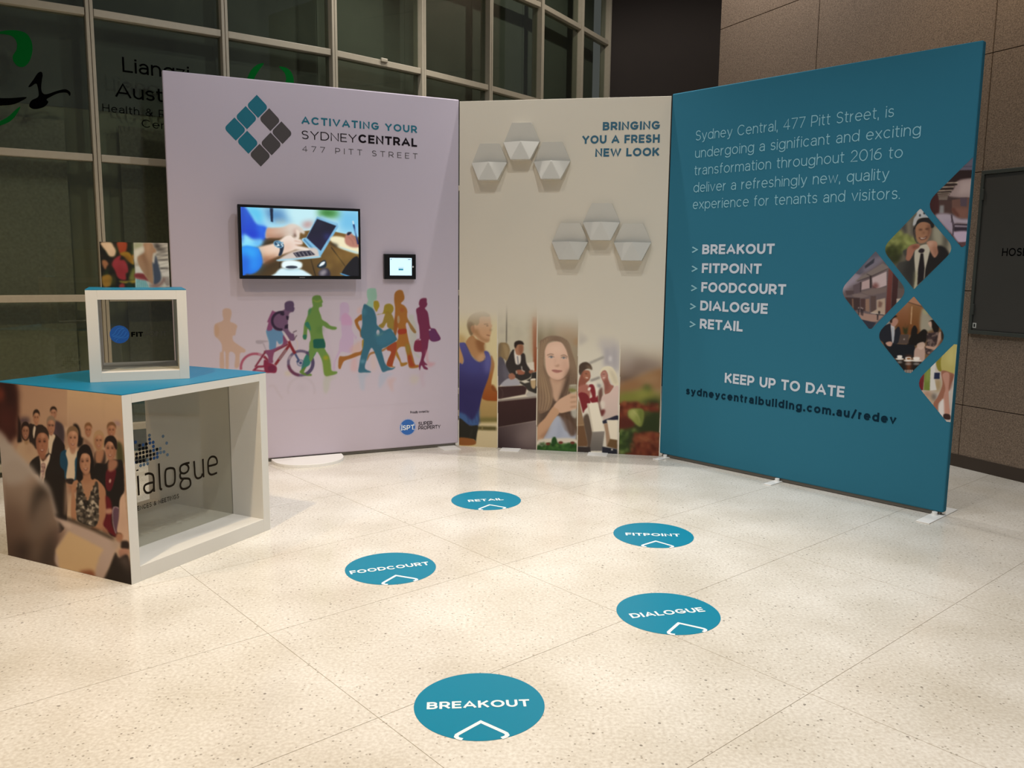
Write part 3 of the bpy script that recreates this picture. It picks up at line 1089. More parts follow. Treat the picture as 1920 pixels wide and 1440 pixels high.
# ---- folded hexagon tiles on the cream board
M_HEX = mat('white_gloss_plastic', 'cfcbc1', 0.22, 0.5)
def hex_mesh():
    w, h, t = 0.129, 0.128, 0.069        # half width, half height, half top edge
    zt, zb = 0.030, 0.004                # relief of the top edge and of the foot of the upper field
    zr, zm, zl = 0.034, 0.058, 0.074     # ridge ends, ridge middle, lower edge
    V = [(-t, zt, h), (t, zt, h), (w, zb, .0), (-w, zb, .0),            # 0-3 upper field
         (-w, zr, -.004), (0, zm, 0.0), (w, zr, -.004), (t, zl, -h), (-t, zl, -h),  # 4-8 lower field
         (-t, 0, h), (t, 0, h), (w, 0, 0), (-w, 0, 0), (t, 0, -h), (-t, 0, -h), (0, zb, 0)]  # 9-14 wall line
    F = [(3, 15, 2, 1, 0), (3, 4, 5, 15), (15, 5, 6, 2), (4, 8, 5), (5, 8, 7), (5, 7, 6),
         (0, 1, 10, 9), (1, 2, 11, 10), (12, 3, 0, 9), (2, 6, 7, 13, 11), (4, 3, 12, 14, 8), (8, 14, 13, 7)]
    me = bpy.data.meshes.new('hexagon_tile')
    me.from_pydata([(x, -y, z) for x, y, z in V], [], F)
    bm = bmesh.new()
    bm.from_mesh(me)
    bmesh.ops.recalc_face_normals(bm, faces=bm.faces[:])
    bmesh.ops.bevel(bm, geom=[e for e in bm.edges], offset=0.0018, segments=2, affect='EDGES')
    bm.to_mesh(me)
    bm.free()
    return me


HX = hex_mesh()
hexes = [((556, 346), 'upper cluster, top one'), ((316, 500), 'upper cluster, lower left one'), ((783, 490), 'upper cluster, lower right one'),
         ((1152, 946), 'lower cluster, top one'), ((917, 1092), 'lower cluster, lower left one'), ((1384, 1097), 'lower cluster, lower right one')]
for (x, y), d in hexes:
    uu, vv = MP.uv(np.array([840 + x / 4]), np.array([180 + y / 4]))
    pos = MP.O + MP.U * uu[0] + MP.N * 0.0008
    o = link('hexagon_tile', HX, M_HEX)
    o.location, o.rotation_euler = (pos[0], pos[1], vv[0]), (0, 0, MP.yaw)
    tag(o, 'white folded hexagon tile on the cream board, ' + d, 'wall tile', 'white hexagon tiles')

# ---- flat screen on the lavender wall
def rect_px(plane, tl, tr, br_, bl):
    u, v = plane.uv(np.array([tl[0], tr[0], br_[0], bl[0]], float), np.array([tl[1], tr[1], br_[1], bl[1]], float))
    return (u[0] + u[3]) / 2, (u[1] + u[2]) / 2, (v[2] + v[3]) / 2, (v[0] + v[1]) / 2


TV_OFF = 0.085
TVP = LP.off(TV_OFF)
a0, a1, b0, b1 = rect_px(TVP, (445, 383), (675.3, 391.5), (676.4, 523), (449.8, 523.5))
tv = root('television', (TVP.O + TVP.U * (a0 + a1) / 2).tolist()[:2] + [b0], LP.yaw, 'black flat television showing hands typing on a laptop', 'television')
hw, hh = (a1 - a0) / 2, b1 - b0
BLK = mat('black_plastic', '0d0d0f', 0.3)
box('casing', -hw, hw, 0.0, 0.035, 0, hh, BLK, tv, 0.004)
box('back_housing', -hw * .7, hw * .7, 0.035, 0.06, hh * .12, hh * .8, BLK, tv, 0.006)
box('wall_bracket', -hw * .4, hw * .4, 0.06, TV_OFF - 0.001, hh * .2, hh * .7, mat('bracket_steel', '3a3a3c', .5), tv)
box('bezel_rail', -hw, hw, -0.004, 0, hh - .014, hh, BLK, tv)
box('bezel_rail', -hw, hw, -0.004, 0, 0, .022, BLK, tv)
box('bezel_stile', -hw, -hw + .014, -0.004, 0, .022, hh - .014, BLK, tv)
box('bezel_stile', hw - .014, hw, -0.004, 0, .022, hh - .014, BLK, tv)
box('maker_badge', -.018, .018, -0.0046, -0.004, .008, .013, mat('badge_grey', '77777c', .4), tv)

# ---- tablet
TBP = LP.off(0.03)
a0, a1, b0, b1 = rect_px(TBP, (720.3, 475.8), (780, 476.8), (780, 523.8), (721, 523.8))
tb = root('tablet', (TBP.O + TBP.U * (a0 + a1) / 2).tolist()[:2] + [b0], LP.yaw, 'small black wall-mounted tablet beside the television', 'tablet')
tw, th = (a1 - a0) / 2, b1 - b0
box('enclosure', -tw, tw, 0.0, 0.029, 0, th, BLK, tb, 0.004)
s0, s1, t0, t1 = rect_px(TBP, (730.8, 483.3), (771.7, 484), (772.2, 516.3), (731.1, 516.7))
cx = (a0 + a1) / 2
scr = box('screen', s0 - cx, s1 - cx, -0.0016, 0, t0 - b0, t1 - b0, mat('lit_white_screen', 'b9d6e8', .3, emit=0.95), tb)
box('screen_button', (s0 + s1) / 2 - cx - .017, (s0 + s1) / 2 - cx + .017, -0.0026, -0.0016, t0 - b0 + .036, t0 - b0 + .048, mat('lit_teal_button', '2f7f95', .3, emit=0.8), scr)
box('screen_caption', (s0 + s1) / 2 - cx - .02, (s0 + s1) / 2 - cx + .02, -0.0024, -0.0016, t0 - b0 + .055, t0 - b0 + .058, mat('lit_grey_text', '9fb6c2', .3, emit=0.8), scr)
box('screen_caption', s1 - cx - .028, s1 - cx - .008, -0.0024, -0.0016, t1 - b0 - .012, t1 - b0 - .008, mat('lit_dark_text', '55636c', .3, emit=0.7), scr)
box('screen_caption', s0 - cx + .006, s0 - cx + .012, -0.0024, -0.0016, t1 - b0 - .013, t1 - b0 - .007, MATS['lit_dark_text'], scr)
bm = bmesh.new()
bmesh.ops.create_cone(bm, cap_ends=True, segments=20, radius1=.006, radius2=.006, depth=.003, matrix=Matrix.Rotation(math.pi / 2, 4, 'X'))
me = bpy.data.meshes.new('home_button')
bm.to_mesh(me)
bm.free()
link('home_button', me, mat('button_silver', 'c8c8c8', .3), tb, (s1 - cx + .009, -0.001, (t0 + t1) / 2 - b0))

# ================================================================== FLOOR STICKERS
M_STK = mat('teal_vinyl', (0.0, 0.212, 0.345), 0.35, 0.4)
M_STW = mat('white_vinyl', 'eef2f2', 0.4)
stk = [('BREAKOUT', (-.0892, 2.4175), 4.5, .316, 'nearest to the camera'), ('RETAIL', (-.1414, 4.6923), 13.1, .205, 'farthest from the camera'), ('FITPOINT', (.7221, 4.0915), -2.6, .273, 'in front of the teal wall'), ('FOODCOURT', (-.5306, 3.5833), 21.1, .356, 'nearest to the large display cube'), ('DIALOGUE', (.6201, 3.1268), 13.4, .306, 'at the right of the front one')]
for s_, c, ang, wd, d in stk:
    r = root('floor_sticker', (c[0], c[1], 0), math.radians(ang), 'round teal floor sticker reading %s, %s' % (s_, d), 'floor sticker', 'round teal floor stickers')
    plate('disc', [(.2005 * math.cos(t), .2005 * math.sin(t)) for t in np.linspace(0, 2 * math.pi, 72, endpoint=False)], lambda a, b, q: (a, b, .0002 + q), .0008, M_STK, r)
    text_obj('lettering', s_, r, M_STW, -wd / 2 - .003, wd / 2 - .003, -.021, .042, .2, 0, .12, to3=lambda a, b: (a, b, .0014))
    V, Fc = [], []
    ribbon([(-.056, -.1905), (-.068, -.184), (-.0735, -.176), (-.071, -.166), (-.062, -.157), (0, -.1), (.062, -.157), (.071, -.166), (.0735, -.176), (.068, -.184), (.056, -.1905)], .0125, V, Fc)
    mesh('arrow_outline', [(a, b, .0014 + c) for a, b, c in V], Fc, M_STW, r)

# ================================================================== DISPLAY CUBES
M_WHITE = mat('white_laminate', 'dddad3', 0.4)
M_TOP = mat('teal_laminate', '12799f', 0.4, 0.3)
CG = glass_mat('cube_glass', (0.90, 0.90, 0.87), 0.01)


def cube(name, loc, yaw, w, dep, h, tl, tr, tt, tbm, gy, label, group):
    r = root(name, loc, yaw, label, 'display cube', group)
    r_side = box('side_panel', 0, tl, 0, dep, 0, h - .003, M_WHITE, r, .0008, 1)
    box('side_panel', w - tr, w, 0, dep, 0, h - .003, M_WHITE, r, .0008, 1)
    box('top_panel', tl, w - tr, 0, dep, h - tt, h - .003, M_WHITE, r, .0008, 1)
    box('bottom_panel', tl, w - tr, 0, dep, 0, tbm, M_WHITE, r, .0008, 1)
    tag(box('top_sheet', 0, w, 0, dep, h - .003, h, M_TOP, r), 'teal top sheet')
    g = box('glass_pane', tl, w - tr, gy, gy + .005, tbm, h - tt, CG, r)
    return r, r_side, g


CY = math.pi / 2 - .4424
big, big_side, big_glass = cube('display_cube', (-1.579, 3.352, 0), CY, .8434, .7957, .804, .047, .047, .040, .066, .2, 'large white open display cube with group photo side, on floor', 'white display cubes')
small, small_side, small_glass = cube('display_cube', (-1.872, 3.685, .804), .4213, .414, .414, .411, .047, .042, .045, .042, .06, 'small white open display cube standing on the larger cube', 'white display cubes')

# lettering on the large cube's glass (drawn from its own outline)
R_ = frame((-1.579, 3.352, 0), CY)
gp = R_ @ Vector((0, .2, 0))
GP = Plane((gp.x, gp.y, 0), CY)
LOGO = mat('logo_brown', '1e170e', .8, .1)


def gstroke(pts, w=23, sm=True, m=LOGO, name='glass_lettering', parts=None):
    V, Fc = [], []
    for s_ in pts:
        q = np.array([tuple(map(float, t.split(','))) for t in s_.split()])
        uu, vv = GP.uv(230 + q[:, 0] / 6.857, 720 + q[:, 1] / 6.857)
        q = np.stack([uu, vv], 1)
        if sm and len(q) > 2:
            q = smooth_loop(q, 6, False)
        ribbon([tuple(t) for t in q], w, V, Fc)
    o = mesh(name, [(a, -0.0012 - c, b) for a, b, c in V], Fc, m)
    on_plane(o, big, GP)
    o.parent = big_glass
    return o


gw = 0.0105
for st in (['192,1180 198,1290 205,1432'], ['282,1165 330,1150 380,1165 396,1215 398,1300 402,1385', '398,1262 340,1275 285,1300 272,1350 300,1395 345,1395 385,1360 400,1330'],
           ['463,1020 470,1180 478,1310 485,1350 505,1352'], ['610,1080 560,1098 545,1150 548,1260 560,1305 600,1315 650,1290 668,1240 668,1140 655,1090 610,1080'],
           ['858,1012 800,1025 750,1050 735,1090 745,1135 785,1150 830,1125 845,1080 830,1045 800,1030', '745,1138 735,1180 750,1215 800,1215 850,1220 868,1260 860,1310 810,1345 760,1345 738,1310 745,1265 775,1222'],
           ['915,990 922,1090 930,1175 960,1212 1005,1195 1025,1150', '1028,962 1032,1060 1038,1200'], ['1100,1055 1150,1045 1208,1022 1205,965 1175,935 1130,940 1098,990 1096,1080 1105,1140 1140,1165 1210,1140']):
    gstroke(st, gw)
gstroke(['186,1100 188,1118'], .0125, False)
# small strap line under it
(ua, ub), (va, vb) = GP.uv(np.array([230 + -60 / 6.857, 230 + 722 / 6.857]), np.array([880 + 604 / 6.857, 880 + 372 / 6.857]))
text_obj('glass_lettering', 'CONFERENCES & MEETINGS', None, LOGO, ua, ub, (va + vb) / 2, .021, .15, .0012, .2, hang=(big, GP, big_glass))
# dotted speech mark
DB, DK, DL = mat('dot_blue', '2c4c7c', .8, .1), mat('dot_black', '101317', .8, .1), mat('dot_light', '5a6d80', .8, .1)
dots = {DL: '343,660 518,672 565,760 482,830 487,882 530,873 575,910 230,1048 273,1036 320,1024 318,975', DB: '345,710 349,758 391,750 394,802 397,852 165,748 262,782 402,952 445,940 445,893 145,1015', DK: '440,840 354,864 356,914 400,903 303,772 306,822 310,870 312,922 218,790 262,828 218,840 265,880 268,935 223,943 178,950 180,1005 227,996 271,986 358,963 178,903 222,890'}
for m, ss in dots.items():
    for t in ss.split():
        x, y = map(float, t.split(','))
        uu, vv = GP.uv(np.array([230 + x / 6.857]), np.array([720 + y / 6.857]))
        o = plate('logo_dot', [(uu[0] + .0078 * math.cos(k), vv[0] + .0078 * math.sin(k)) for k in np.linspace(0, 2 * math.pi, 12, endpoint=False)], lambda a, b, d: (a, -(.0003 + d), b), .0006, m)
        on_plane(o, big, GP, big_glass)

# small cube: round mark and name on its glass
R_ = frame((-1.872, 3.685, 0), .4213)
gp = R_ @ Vector((0, .06, 0))
SP = Plane((gp.x, gp.y, 0), .4213)
uu, vv = SP.uv(np.array([224.2]), np.array([627.0]))
o = plate('logo_disc', [(uu[0] + .0405 * math.cos(k), vv[0] + .0405 * math.sin(k)) for k in np.linspace(0, 2 * math.pi, 40, endpoint=False)], lambda a, b, d: (a, -(.0003 + d), b), .0008, mat('disc_blue', '0d4f9e', .5))
on_plane(o, small, SP, small_glass)
for k in range(5):
    yy = -.024 + k * .012
    q = [(-.03 + .06 * t, yy * .8 + .006 * math.sin(t * 6 + k)) for t in np.linspace(0, 1, 12)]
    V, Fc = [], []
    ribbon([(uu[0] + a * .86 - b * .5, vv[0] + a * .5 + b * .86) for a, b in q], .0022, V, Fc)
    on_plane(mesh('logo_wave', [(a, -.0016 - c, b) for a, b, c in V], Fc, mat('disc_light_blue', '2a6fc0', .5)), small, SP, small_glass)
text_px('glass_lettering', 'FIT', None, SP, INK, (246.2, 631.6), (268.6, 631.2), 9.2, .26, .0012, .08, hang=(small, SP, small_glass))
text_px('glass_lettering', 'POINT', None, SP, mat('grey_vinyl', '2e2a26', .6), (270.5, 631.2), (313, 630), 9.2, .09, .0012, .12, hang=(small, SP, small_glass))

# ---- printed card standing on the small cube
R_ = frame((-1.872, 3.685, 0), .4213)
gp = R_ @ Vector((0, .34, 0))
CP = Plane((gp.x, gp.y, 0), .4213)
a0, a1, _, b1 = rect_px(CP, (186.6, 454), (315.5, 455), (318, 538), (190.5, 538))
card = root('photo_card', (CP.O + CP.U * a0).tolist()[:2] + [1.215], .4213, 'small printed card of vegetables and a woman, on the upper cube', 'sign')
card_b = box('card', 0, a1 - a0, 0.0005, .006, .0005, b1 - 1.215, mat('card_white', 'd5d2ca', .5), card)
CARD = (a0, a1, 1.215, b1)
# ================================================================== PRINTED PICTURES
def sheet(plane, tl, br_, k, bg):
    """canvas on a plane spanning two photo corners (top-left, bottom-right), k samples per photo pixel"""
    u, v = plane.uv(np.array([tl[0], br_[0]], float), np.array([tl[1], br_[1]], float))
    return Art(plane, u[0], u[1], v[1], v[0], int((br_[0] - tl[0]) * k), int((br_[1] - tl[1]) * k), bg)


# ---------------------------------------------------------------- walking figures on the lavender wall
A = sheet(LP, (396, 530), (836, 752), 1.5, C_LAV)
A.crop(380, 530, 6)
# faint seated man and mirrored feet
A.P('b39079', '225,310 262,288 312,300 325,345 315,400 310,438 350,455 388,485 378,530 365,590 338,600 345,655 410,705 480,755 470,785 420,800 410,940 360,950 365,810 300,785 292,960 258,960 255,795 238,785 242,960 195,960 195,790 215,780 215,700 180,640 140,600 130,540 135,480 160,455 215,435 235,410 225,370', .75, 1)
A.P('b58f70', '135,480 165,470 185,520 180,590 150,610 132,560', .5, 2)
A.L('9c929c', [(1110 + 150 * math.cos(t), 1215 - 150 * math.sin(t)) for t in np.linspace(-.25, 3.4, 40)], 26, .45, 1.5)
A.E('9d94a0', 1115, 1190, 60, 50, 0, .3, 5)
A.L('9d9098', '740,1170 800,1160 850,1240 900,1310', 26, .35, 2, 1)
A.P('93a07f', '1370,1060 1450,1060 1520,1062 1440,1100 1420,1200 1380,1250 1355,1180', .35, 3)
A.P('b7ab86', '930,1000 990,990 1000,1040 930,1045', .4, 3)
# ghost figures behind the green man
A.P('a396a8', '1330,560 1400,420 1430,450 1410,560 1440,700 1500,900 1480,980 1420,830 1380,680', .35, 2)
# bicycle rear
A.L('b8506e', [(590 + 160 * math.cos(t), 955 - 155 * math.sin(t)) for t in np.linspace(.75, 3.3, 40)], 27, .9)
A.L('a68fa0', [(590 + 160 * math.cos(t), 955 - 155 * math.sin(t)) for t in np.linspace(.7, 1.35, 12)], 26, .5, 1)
A.L('9b3a56', '590,950 690,800 720,770', 20)
A.L('a83454', '575,985 620,945 720,940', 24)
A.L('a23a60', '560,990 600,985 720,1000', 14)
A.L('a6344c', '690,830 745,900 720,1000', 26, 1, .5, 1)
A.P('a13156', '690,870 760,900 830,945 825,1010 770,1015 700,1000', 1, .8)
A.E('8a2a52', 775, 965, 42, 36)
# saddle
A.P('8d8490', '600,652 660,648 735,655 735,664 690,672 660,688 605,684', .9)
A.L('8f8794', '680,680 715,765', 16, .9)
# front wheel, fork, frame
A.L('4d4262', [(1102 + 138 * math.cos(t), 905 - 136 * math.sin(t)) for t in np.linspace(0, 2 * math.pi, 60)], 29)
A.L('7b2a4c', [(1102 + 138 * math.cos(t), 905 - 136 * math.sin(t)) for t in np.linspace(3.3, 4.6, 20)], 29, .8, 1.5)
A.L('32406e', [(1102 + 138 * math.cos(t), 905 - 136 * math.sin(t)) for t in np.linspace(-1.2, .9, 20)], 29, .7, 2)
A.L('a8969e', [(1102 + 138 * math.cos(t), 905 - 136 * math.sin(t)) for t in np.linspace(2.5, 2.85, 8)], 29, .7, 1.5)
A.L('a3323f', '815,925 985,690', 30)
A.L('7a6a70', '860,865 940,755', 28, .8, 1)
A.L('9d3b4a', '690,780 800,770 960,690', 26)
A.L('a02c38', '965,650 985,700 1040,800', 32)
A.L('42507e', '1040,800 1085,880', 22)
# green walker's trailing leg
A.P('2f8f7f', '1225,740 1275,760 1265,810 1220,870 1205,920 1165,950 1110,990 1130,880 1170,800', .95)
A.P('6f9a3a', '1165,945 1140,1010 1190,1020 1225,1030 1220,1048 1160,1046 1090,1010 1120,970', .95)
A.L('4d4262', [(1102 + 138 * math.cos(t), 905 - 136 * math.sin(t)) for t in np.linspace(-1.1, 1.1, 30)], 29)
A.L('465a86', [(1100 + 36 * math.cos(t), 903 - 33 * math.sin(t)) for t in np.linspace(0, 2 * math.pi, 24)], 9)
A.E('42507e', 1102, 903, 18, 17)
A.E('42507e', 1070, 885, 16, 15)
# cyclist
A.P('7aa0ba', '722,520 905,535 920,640 905,690 860,690 830,640 820,720 815,760 755,760 745,680', 1)
A.P('5f8fbe', '722,530 900,545 905,650 862,690 832,655 818,750 755,755 748,660', .9)
A.P('88476e', '905,590 950,640 945,690 850,745 810,775 790,850 790,900 740,900 735,830 700,770 770,755 830,730 900,690', 1)
A.P('8a4a78', '780,320 800,322 835,340 815,400 790,470 780,530 722,535 740,450 726,440', 1)
A.P('664a6a', '860,330 920,300 945,270 960,300 1000,325 975,345 965,390 958,470 965,530 1000,570 1025,575 1035,640 1010,655 970,640 935,580 900,540 820,535 775,480 770,410 800,350', 1)
A.P('52405f', '920,262 926,228 952,210 985,205 1015,213 1028,245 1026,270 1034,290 1022,325 998,330 982,322 960,320 930,305', 1)
A.L('33243e', [(880 + 98 * math.cos(t), 430 - 98 * math.sin(t)) for t in np.linspace(1.2, 4.9, 40)], 28)
A.Q('2d2038', '938,372 970,378 962,420 942,412')
A.Q('2d2038', '925,480 960,465 958,515 920,518')
A.Q('2d2038', '880,330 925,352 905,372 870,360')
A.P('b3a6ae', '890,545 915,555 975,640 960,660 930,620', .9)
A.L('4a3a44', '1015,560 1058,540', 9)
A.L('4a3a44', '1030,640 1045,610 1060,592', 9)
A.L('b9a88c', [(1040 + 28 * math.cos(t), 700 - 60 * math.sin(t)) for t in np.linspace(-1.5, 1.5, 14)], 6, .7)
# green walker
A.P('6d9748', '1232,170 1255,148 1290,142 1325,150 1340,185 1352,215 1342,232 1342,268 1312,278 1308,310 1330,370 1345,415 1400,450 1440,485 1505,500 1500,525 1460,530 1395,510 1350,485 1345,550 1365,640 1380,690 1370,735 1420,830 1440,920 1450,990 1510,1000 1505,1025 1440,1042 1372,1040 1350,900 1300,790 1270,790 1225,880 1200,860 1200,690 1215,640 1205,560 1180,520 1172,600 1160,640 1130,625 1135,540 1145,460 1180,370 1190,310 1225,285 1240,262 1232,220', 1)
A.P('9db64a', '1240,200 1285,222 1332,205 1330,190 1285,208 1240,190', .8, 1)
A.P('8fae3c', '1350,860 1400,800 1430,860 1440,950 1450,1000 1500,1010 1440,1040 1375,1038', .7, 3)
A.E('b8b92c', 1385, 845, 30, 24, 0, .9, 2)
A.P('2f8f80', '1150,460 1185,440 1210,490 1215,540 1190,515 1160,490', .9, 1)
A.P('2a8a72', '1130,590 1168,588 1160,636 1132,628', .9, 1)
A.P('3c8a66', '1195,300 1225,285 1210,340 1190,370', .7, 2)
A.P('1f6f62', '1250,640 1350,632 1368,650 1380,725 1345,735 1255,735 1245,690', 1)
A.P('4f7f3c', '1290,500 1350,490 1345,560 1280,560', .4, 4)
# right hand group
A.crop(610, 530, 6)
A.P('a78ab0', '162,260 185,225 215,220 250,230 268,275 265,340 250,345 290,400 300,450 300,530 330,590 355,610 340,640 320,600 315,700 300,780 240,785 180,778 140,840 110,900 105,990 85,975 95,900 120,830 150,760 160,660 185,600 180,520 175,430 155,430 165,330', .62, 1.2)
A.P('b784ac', '180,380 230,340 290,400 300,470 240,480 185,470', .6, 2)
A.P('c39a94', '360,300 385,275 410,290 400,350 360,345', .5, 3)
A.P('c79a86', '280,740 340,690 400,660 400,800 330,830 290,790', .5, 4)
A.P('c28f8f', '300,860 350,850 355,990 290,990 285,930', .5, 4)
A.P('c2a292', '510,800 560,780 570,960 520,980', .4, 5)
# runner behind the blue man
A.P('c47a32', '408,355 350,400 328,430 350,500 385,550 395,610 410,600 405,540 370,460 380,430 412,420', 1)
A.P('c47a36', '415,650 430,700 400,770 330,790 260,820 200,830 165,828 150,860 145,930 150,965 170,968 185,930 215,880 300,850 390,815 430,800', 1)
A.P('b9742f', '470,840 500,790 560,770 640,750 690,720 690,745 640,775 560,795 505,815 470,880', .8)
A.P('c9a02c', '415,650 445,640 440,720 415,740', .9, 1)
A.P('c48a34', '800,760 840,850 860,900 915,895 922,915 880,938 848,938 835,890 790,810', 1)
# yellow heads
A.P('c3a92e', '540,215 570,202 598,215 608,262 590,300 575,328 555,300 540,260', 1)
A.P('b9a030', '665,260 690,240 730,238 762,265 765,310 740,350 720,345 690,355 650,350 580,362 590,354 640,345 655,310', 1)
A.P('b39434', '690,320 740,345 775,420 800,520 770,540 700,500 690,450 650,510 610,500 600,480 640,450 660,390', .95)
# pale girl at the back
A.P('98a08a', '940,370 965,358 995,370 1000,420 1020,480 1030,580 1010,680 990,760 1060,830 1050,850 1000,800 960,720 940,600 945,480', .5, 2)
# orange woman
A.P('c77d33', '778,130 800,95 830,82 865,88 880,120 890,160 885,190 870,210 850,235 890,260 920,310 925,400 990,500 1020,555 1000,565 960,520 925,450 905,470 915,540 935,640 960,740 990,850 1010,920 1045,925 1050,950 1000,962 945,955 930,900 920,830 905,760 890,720 820,740 780,850 755,930 790,950 760,952 700,940 690,915 710,850 740,780 690,745 700,715 800,660 820,600 815,500 790,600 770,580 775,440 785,300 775,210', 1)
A.P('c5442c', '820,530 905,520 905,570 825,578', 1, 1)
A.P('c2512f', '700,720 790,665 800,740 770,850 750,935 700,940 692,910 720,840 740,775 695,760', .95, 1)
A.P('c6452e', '930,825 960,820 985,900 1010,935 960,945 935,900', .8, 2)
A.P('a99a3c', '905,700 945,700 950,770 920,800', .8, 3)
A.P('b5602c', '775,430 800,380 815,470 795,580 770,570', .7, 2)
A.E('a3886a', 822, 415, 15, 45, 0, .9, 1)
A.P('8f7a4e', '920,400 960,470 1020,550 1000,565 950,500', .7, 1)
A.P('c8603a', '840,290 885,290 880,325 845,325', .6, 2)
# blue man
A.P('7fa595', '466,120 472,80 490,66 530,62 565,66 575,105 580,150 572,195 545,205 535,290 500,280 455,260 480,205 470,160', 1)
A.P('3d7a96', '440,240 490,265 535,292 560,340 575,400 580,470 620,510 660,540 720,515 745,530 800,620 800,650 690,720 635,750 650,830 680,920 740,960 785,950 760,975 700,990 645,1005 610,930 560,800 525,735 500,760 470,850 445,960 510,1000 505,1010 440,1012 375,1008 380,930 400,820 425,720 430,640 410,620 395,560 415,470 412,360 420,290', 1)
A.E('b1a5ae', 592, 562, 18, 32, 0, 1, .6)
A.P('4f93ae', '420,300 455,300 450,360 420,350', .6, 3)
A.P('4791b4', '560,560 680,560 740,530 790,610 770,640 660,700 600,690', .5, 5)
A.E('6fa4bd', 420, 885, 30, 20, 0, .6, 3)
A.P('577f7a', '570,585 610,580 640,560 650,570 610,600 570,600', .6, 1.5)
# plum woman
A.P('92365f', '1055,215 1070,185 1105,173 1138,178 1142,225 1148,240 1135,270 1120,290 1150,330 1165,400 1175,480 1195,515 1235,520 1260,560 1295,630 1250,658 1190,655 1165,640 1150,740 1120,830 1110,880 1150,925 1115,930 1150,960 1150,978 1110,970 1080,930 1065,980 1060,985 1052,930 1075,860 1080,780 1000,765 1010,660 1060,640 1055,500 1040,440 1030,370 1022,300 1060,270 1052,245', 1)
A.P('6d3568', '1165,540 1215,515 1250,555 1295,630 1250,658 1190,652', .95, 1)
A.P('a2324f', '1010,655 1070,640 1080,770 1000,762', .6, 1)
A.E('b5a5b0', 1065, 640, 9, 10, 0, .9, .6)
A.E('b5a5b0', 1175, 530, 12, 9, -30, .9, .6)
A.P('c27a86', '1125,780 1150,760 1160,880 1210,900 1240,905 1200,940 1150,935', .5, 3)
# reflections under the group
A.P('8fa0b4', '375,1020 510,1022 450,1070 440,1200 400,1200 380,1100', .5, 3)
A.P('8fa0b6', '620,1020 770,1025 700,1060 640,1160 600,1180', .5, 3)
A.P('b98f88', '700,1090 800,1075 760,1130 765,1230 720,1180', .4, 4)
A.P('a88f9f', '1055,1000 1150,1010 1110,1040 1120,1160 1085,1160', .4, 4)
A.P('b3a98c', '960,1050 1050,1050 1030,1130 960,1130', .35, 5)
A.build('figure_print', lskin, INKP, 0.0006, GAIN)

# ---------------------------------------------------------------- five photo strips on the cream board
BX = [(861, 861), (932.5, 933), (1007.5, 1006), (1085, 1082), (1163, 1159.5), (1243, 1235.5)]   # x of the strip edges at y=560 and y=850


def strip(i, top, k=1.45):
    l, r = min(BX[i]) - 1, max(BX[i + 1]) + 1
    return sheet(MP, (l, top), (r, 862), k, C_CRM), [(BX[i][0] + (1.4 if i else .6), top), (BX[i + 1][0] - 1.4, top), (BX[i + 1][1] - 1.4, 862), (BX[i][1] + (1.4 if i else .6), 862)]


def fade(A, ytop, ybot):
    """print fades out into the board towards the top"""
    q = A.crop(0, 0, 1).to([(960, ytop), (960, ybot)])[:, 1]
    t = np.clip((np.arange(A.ny) - q[0]) / (q[1] - q[0]), 0, 1)
    t = (t * t * (3 - 2 * t))[:, None, None]
    A.img = A.img * t + hexc(C_CRM) * (1 - t)
    # thin gaps between strips stay board-coloured


# 1 runner
A, kp = strip(0, 575)
A.crop(855, 560, 4.966)
A.Q(('c6bb97', 'c9b681', '200,0 200,900'), '0,0 420,0 420,1440 0,1440')
A.P('c9a25e', '20,330 100,380 60,460 0,460', .7, 6)
A.Q(('c09a5c', 'a88a4c', '300,900 300,1150'), '180,900 420,900 420,1150 180,1150', .9, 5)
A.P('6d6a32', '190,1110 400,1110 400,1150 190,1150', .7, 4)
A.Q('beae88', '180,1160 420,1160 420,1440 180,1440', 1, 4)
A.Q('5f5526', '200,1186 375,1190 375,1228 200,1222', .9, 1.5)
A.Q('8f7f50', '240,1186 250,1186 250,1226 240,1226', .9, 1)
A.P('a85a24', '270,930 330,800 385,860 400,940 330,950', 1, 1.5)
A.P(('cf9450', 'b8581c', '320,560 320,940'), '320,540 345,560 358,620 345,700 330,780 335,850 385,880 390,945 300,945 245,930 250,860 285,740', 1, 1)
A.P('d09a62', '0,430 40,440 70,540 60,610 20,630 0,640', 1, 1)
A.P('c48e5c', '150,340 195,380 265,410 258,440 268,490 270,560 235,590 180,560 130,500 90,410', 1, 1)
A.P('a06236', '185,380 262,405 262,500 225,500 195,450', .7, 4)
A.P('d0a47a', '190,560 240,500 270,520 268,590 220,592', .6, 4)
A.P('cb9c74', '140,210 190,150 260,130 315,150 325,230 338,250 325,285 328,320 318,345 310,395 275,410 230,395 180,350 150,330', 1, .8)
A.P('a5733f', '150,300 200,350 250,395 300,402 310,380 260,370 220,330 200,280', .45, 3)
A.P('c79b74', '270,180 320,180 322,240 290,250 270,230', .6, 4)
A.P('97815e', '104,240 112,190 150,145 215,122 270,122 315,150 300,168 250,165 220,180 215,225 195,250 175,240 165,262 150,275 158,320 140,345 118,300', 1, 1)
A.P('7a6244', '104,240 130,210 165,235 150,275 155,330 138,342 115,295', .8, 2)
A.P('b5835c', '140,258 165,250 175,290 165,320 148,312 138,285', 1, 1)
A.L('6f4c34', '262,238 300,236', 6, .8, 1)
A.E('55382a', 292, 252, 10, 4, 0, .8, .8)
A.L('8a5238', '285,338 318,345', 6, .9, 1)
A.P('8a5c3a', '318,285 335,280 330,300 316,300', .5, 2)
